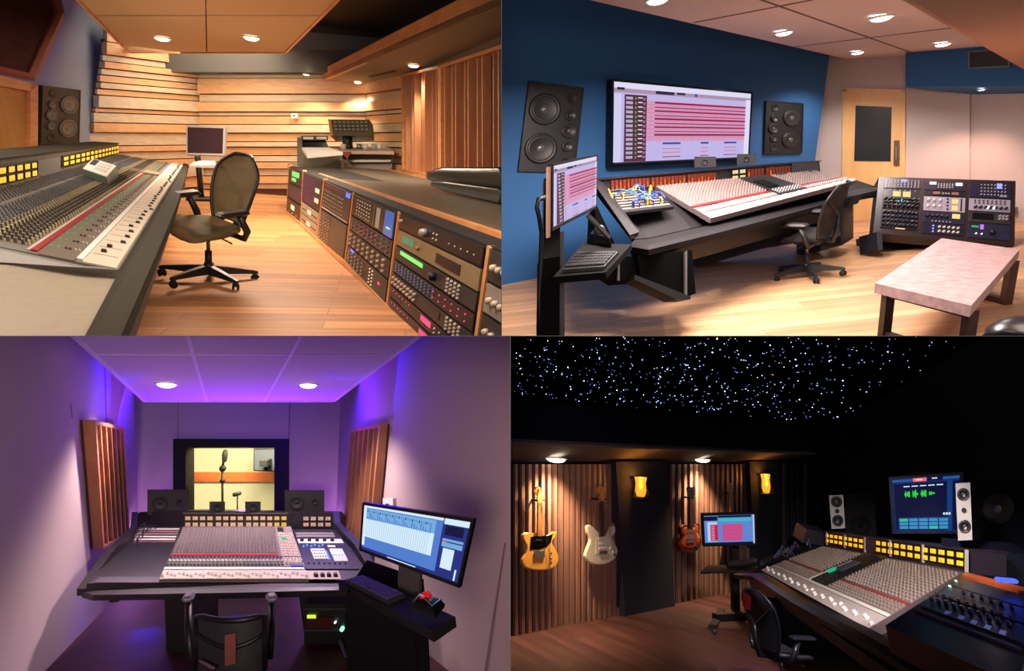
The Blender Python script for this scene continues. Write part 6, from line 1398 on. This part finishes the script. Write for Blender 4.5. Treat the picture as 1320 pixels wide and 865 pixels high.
    for i in range(9):
        x = 1004+r2.random()*36; y = 716-(x-1004)*.3+r2.uniform(-4, 4); x2 = x+r2.uniform(-16, 16)
        MB().tube([dep(x, y, 7.7), dep((x+x2)/2, y-7, 7.7), dep(x2, y+3, 7.7)], .012, mat('d_cable', (50, 60, 90), .5), 5).build('patch_cable', parent=t)
    # right wing with racks
    W = planar(R, Surf(dep(1180, 786, 3.7), dep(1300, 832, 2.9), dep(1330, 765, 3.5), dep(1246, 742, 4.8), out=(0, 0, 1)))
    b = MB(); W.box(b, -.05, 1.15, -.35, 1.0, -.15, 0, mat('d_wing', (8, 9, 16), .35)); b.build('rack_wing', parent=t)
    b = MB(); W.box(b, 0, 1.3, .9, 1.0, 0, .03, wood('d_orangewood', (150, 66, 32), (176, 84, 42), (3, 10, 10), .35)); b.build('timber_rail', parent=t)
    b = MB(); W.box(b, 0, 1.1, -.03, .0, 0, .015, dgrey); b.build('front_lip', parent=t)
    for j in range(3):
        b = MB(); W.box(b, .02, 1.2, .06+.28*j, .31+.28*j, 0, .014, mat('d_unit', (30, 34, 46), .35)); b.build('rack_plate', parent=t)
    W2 = W.sub(0, 1, 0, 1, .016)
    knobs(W2, t, 'wing_knob', [(.06+.1*i, .2+.1*j) for i in range(10) for j in range(2)]+[(.3+.12*i, .5) for i in range(6)], .022, .03, mat('d_wingknob', (30, 30, 40), .15), 10, keep=26)
    for u in (.32, .48, .62, .76, .9): b = MB(); W2.box(b, u, u+.06, .06, .12, 0, .004, white); b.build('white_label', parent=t)
    for u, v in ((.03, .72), (.05, .56)): b = MB(); W2.cyl(b, u, v, [(.02, 0), (.02, .012), (.014, .012), (.014, 0)], mat('d_jack', (150, 220, 170), .4, emit=(130, 220, 160), es=.5), 12); b.build('jack_ring', parent=t)
    b = MB(); p = dep(1297, 748, 4.0); b.rbox(p, (.12, .08, .03), em('d_bluelight', (60, 80, 255), 2.5), .01); b.build('blue_lamp', parent=t)
    b = MB(); b.prism([dep(x, y, 5.0) for x, y in ((1247, 741), (1330, 764), (1340, 715), (1247, 709))], R.RT @ V((0, .3, 0)), mat('d_backpanel', (20, 24, 44), .4)); b.build('rear_panel', parent=t)
    b = MB(); b.prism([dep(x, y, 6.2) for x, y in ((1000, 780), (1330, 880), (1330, 1000), (1000, 1000))], R.RT @ V((0, .2, 0)), black); b.build('body', parent=t)
    # chair
    chair = office_chair(R, 1008, 905, math.radians(-50), 'black office chair with a small red tag at the star-room console', .86, mat('d_chairmesh', (34, 34, 42), .5, noise=(120, .3)), mat('d_chairframe', (30, 32, 42), .3), lean=.9)
    MB().prism([dep(x, y, 4.3) for x, y in ((961, 785), (967, 787), (968, 769), (962, 767))], R.RT @ V((0, .06, 0)), mat('red_tag', (190, 24, 24), .5)).build('back_tag', parent=chair, label='red back tag')
    # ---------------- speakers and big screen
    wsp = mat('d_white_speaker', (158, 156, 152), .5); blc = mat('d_black_cone', (16, 16, 18), .3)
    wall_speaker(R, fq(R, [(1072, 682), (1089.5, 681), (1087, 638), (1068.5, 638.5)], 8.), 'white-fronted slim speaker left of the big screen, behind the console', [('woofer', .5, .80, .36), ('woofer', .5, .24, .36), ('tweeter', .5, .52, .14)], .35, cabm=wsp, ringm=blc, asp=.43)
    wall_speaker(R, fq(R, [(1235, 697), (1253.5, 696), (1250.5, 622), (1231.5, 623)], 5.), 'white-fronted slim speaker in front of the right edge of the big screen', [('woofer', .5, .80, .38), ('woofer', .5, .24, .38), ('tweeter', .5, .52, .15)], .35, cabm=wsp, ringm=blc, asp=.26)
    q = [dep(1256, 710, 6.0), dep(1322, 716, 5.6), dep(1322, 618, 5.6), dep(1258, 624, 6.0)]; nb = mat('d_big_speaker', (5, 6, 14), .6, spec=.15)
    wall_speaker(R, Surf(*q, out=R.eye-q[0]), 'large dark loudspeaker at the far right beside the big screen', [('woofer', .48, .62, .28)], .3, cabm=nb, ringm=black2, asp=.7)
    wall_speaker(R, fq(R, [(1090, 700), (1130, 700), (1128, 636), (1090, 636)], 9.), 'dark speaker cabinet barely visible between the left white speaker and the big screen', [('woofer', .5, .35, .3)], .3, cabm=nb, ringm=nb, asp=.6, conem=nb, capm=nb)
    q = [dep(1154, 684.5, 6.2), dep(1236, 684, 5.9), dep(1237, 612, 5.9), dep(1150, 618.5, 6.2)]; S = Surf(*q, out=R.eye-q[0])
    t = thing(R, 'large_screen', 'big screen with green level bars and cyan buttons above the star-room console', 'screen', q[0])
    bk = em('d_s_navy', (14, 20, 70), .6); bl = em('d_s_blue', (40, 96, 170), .8); gr = em('d_s_green', (50, 236, 60), 1.0); tl = em('d_s_teal', (60, 150, 200), .9); t2 = em('d_s_mint', (60, 200, 150), .9); og = em('d_s_orange', (240, 110, 90), 1.); wt = em('d_s_white', (210, 230, 255), 1.)
    rr = [(0, 1, 0, 1, em('d_s_frame', (20, 44, 104), .8)), (.02, 1, .02, .9, bk), (0, 1, .94, .99, bl), (.32, .52, .93, 1.0, og), (.53, .76, .94, 1.0, bk), (.60, .68, .965, .985, wt), (.36, .46, .955, .975, wt), (.82, .90, .0, .92, em('d_s_mid', (24, 70, 140), .7)), (.06, .86, .03, .26, em('d_s_cell', (24, 60, 140), .8))]
    for i in range(5): rr.append((.17+.125*i, .265+.125*i, .84, .86, wt))
    for g_ in range(4):
        for i in range(6):
            h = (.05+.14*((i*i*3+g_*4+i) % 7)/7) * (1 if g_ < 3 else .5); x = .18+.125*g_+.0145*i; rr.append((x, x+.011, .70-h*.45, .70+h*.5, gr))
    for i in range(5):
        for j in range(3): rr.append((.08+.155*i, .215+.155*i, .045+.07*j, .1+.07*j, t2 if (i, j) in ((0, 2), (3, 0)) else tl))
    for i in range(3): rr.append((.76+.04*i, .79+.04*i, .3, .34, wt))
    screen_art(S, t, rr, .03, .06, mat('d_screenframe', (16, 26, 50), .4))
room_four()
# ------------------------------------------------------------------ added unseen sheets keeping the rooms' light apart, camera, world
def dividers():
    dm = mat('divider_black', (10, 10, 12), .9)
    N, Fz = 1.0, 34.0
    def cam_sheet(pts, nm):
        me = bpy.data.meshes.new(nm); me.from_pydata([W0 @ V(p) for p in pts], [], [(0, 1, 2, 3)]); me.materials.append(MATS[dm])
        o = bpy.data.objects.new(nm, me); COL.objects.link(o); o['kind'] = 'structure'
    yy = (CY-433.1)/F; xu = (646.6-CX)/F; xl = (658.0-CX)/F
    cam_sheet([(-1.3*N, 1.2, yy*1.2), (0, 1.2, yy*1.2), (0, Fz, yy*Fz), (-1.2*Fz, Fz, yy*Fz)], 'wall_light_block_left')
    cam_sheet([(0, 2.3, yy*2.3), (2.8, 2.3, yy*2.3), (1.2*Fz, Fz, yy*Fz), (0, Fz, yy*Fz)], 'wall_light_block_right')
    for x, s, nm in ((xu, 1, 'wall_light_block_upper'), (xl, -1, 'wall_light_block_lower')):
        cam_sheet([(x*2.3, 2.3, yy*2.3), (x*Fz, Fz, yy*Fz), (x*Fz, Fz, s*.9*Fz), (x*2.3, 2.3, s*.9*2.3)], nm)
dividers()
cam = bpy.data.cameras.new('camera'); cam.sensor_width = 36; cam.lens = F*36/1320; cam.clip_start = .05; cam.clip_end = 200
co = bpy.data.objects.new('camera', cam); COL.objects.link(co); co.matrix_world = W0 @ M.Rotation(PI/2, 4, 'X'); SC.camera = co
w = bpy.data.worlds.new('world'); SC.world = w; w.use_nodes = True
w.node_tree.nodes['Background'].inputs[0].default_value = (.6, .57, .55, 1); w.node_tree.nodes['Background'].inputs[1].default_value = .2
vs = SC.view_settings; SC.display_settings.display_device = 'sRGB'
vs.view_transform = 'Standard'; vs.look = 'None'; vs.gamma = 1; vs.use_curve_mapping = False; vs.exposure = 0
SC.cycles.use_denoising = True; SC.cycles.max_bounces = 6; SC.cycles.sample_clamp_indirect = 4; SC.cycles.caustics_reflective = False; SC.cycles.caustics_refractive = False
for o in bpy.data.objects:
    for k in ('_room_', '_key_'):
        if k in o: del o[k]
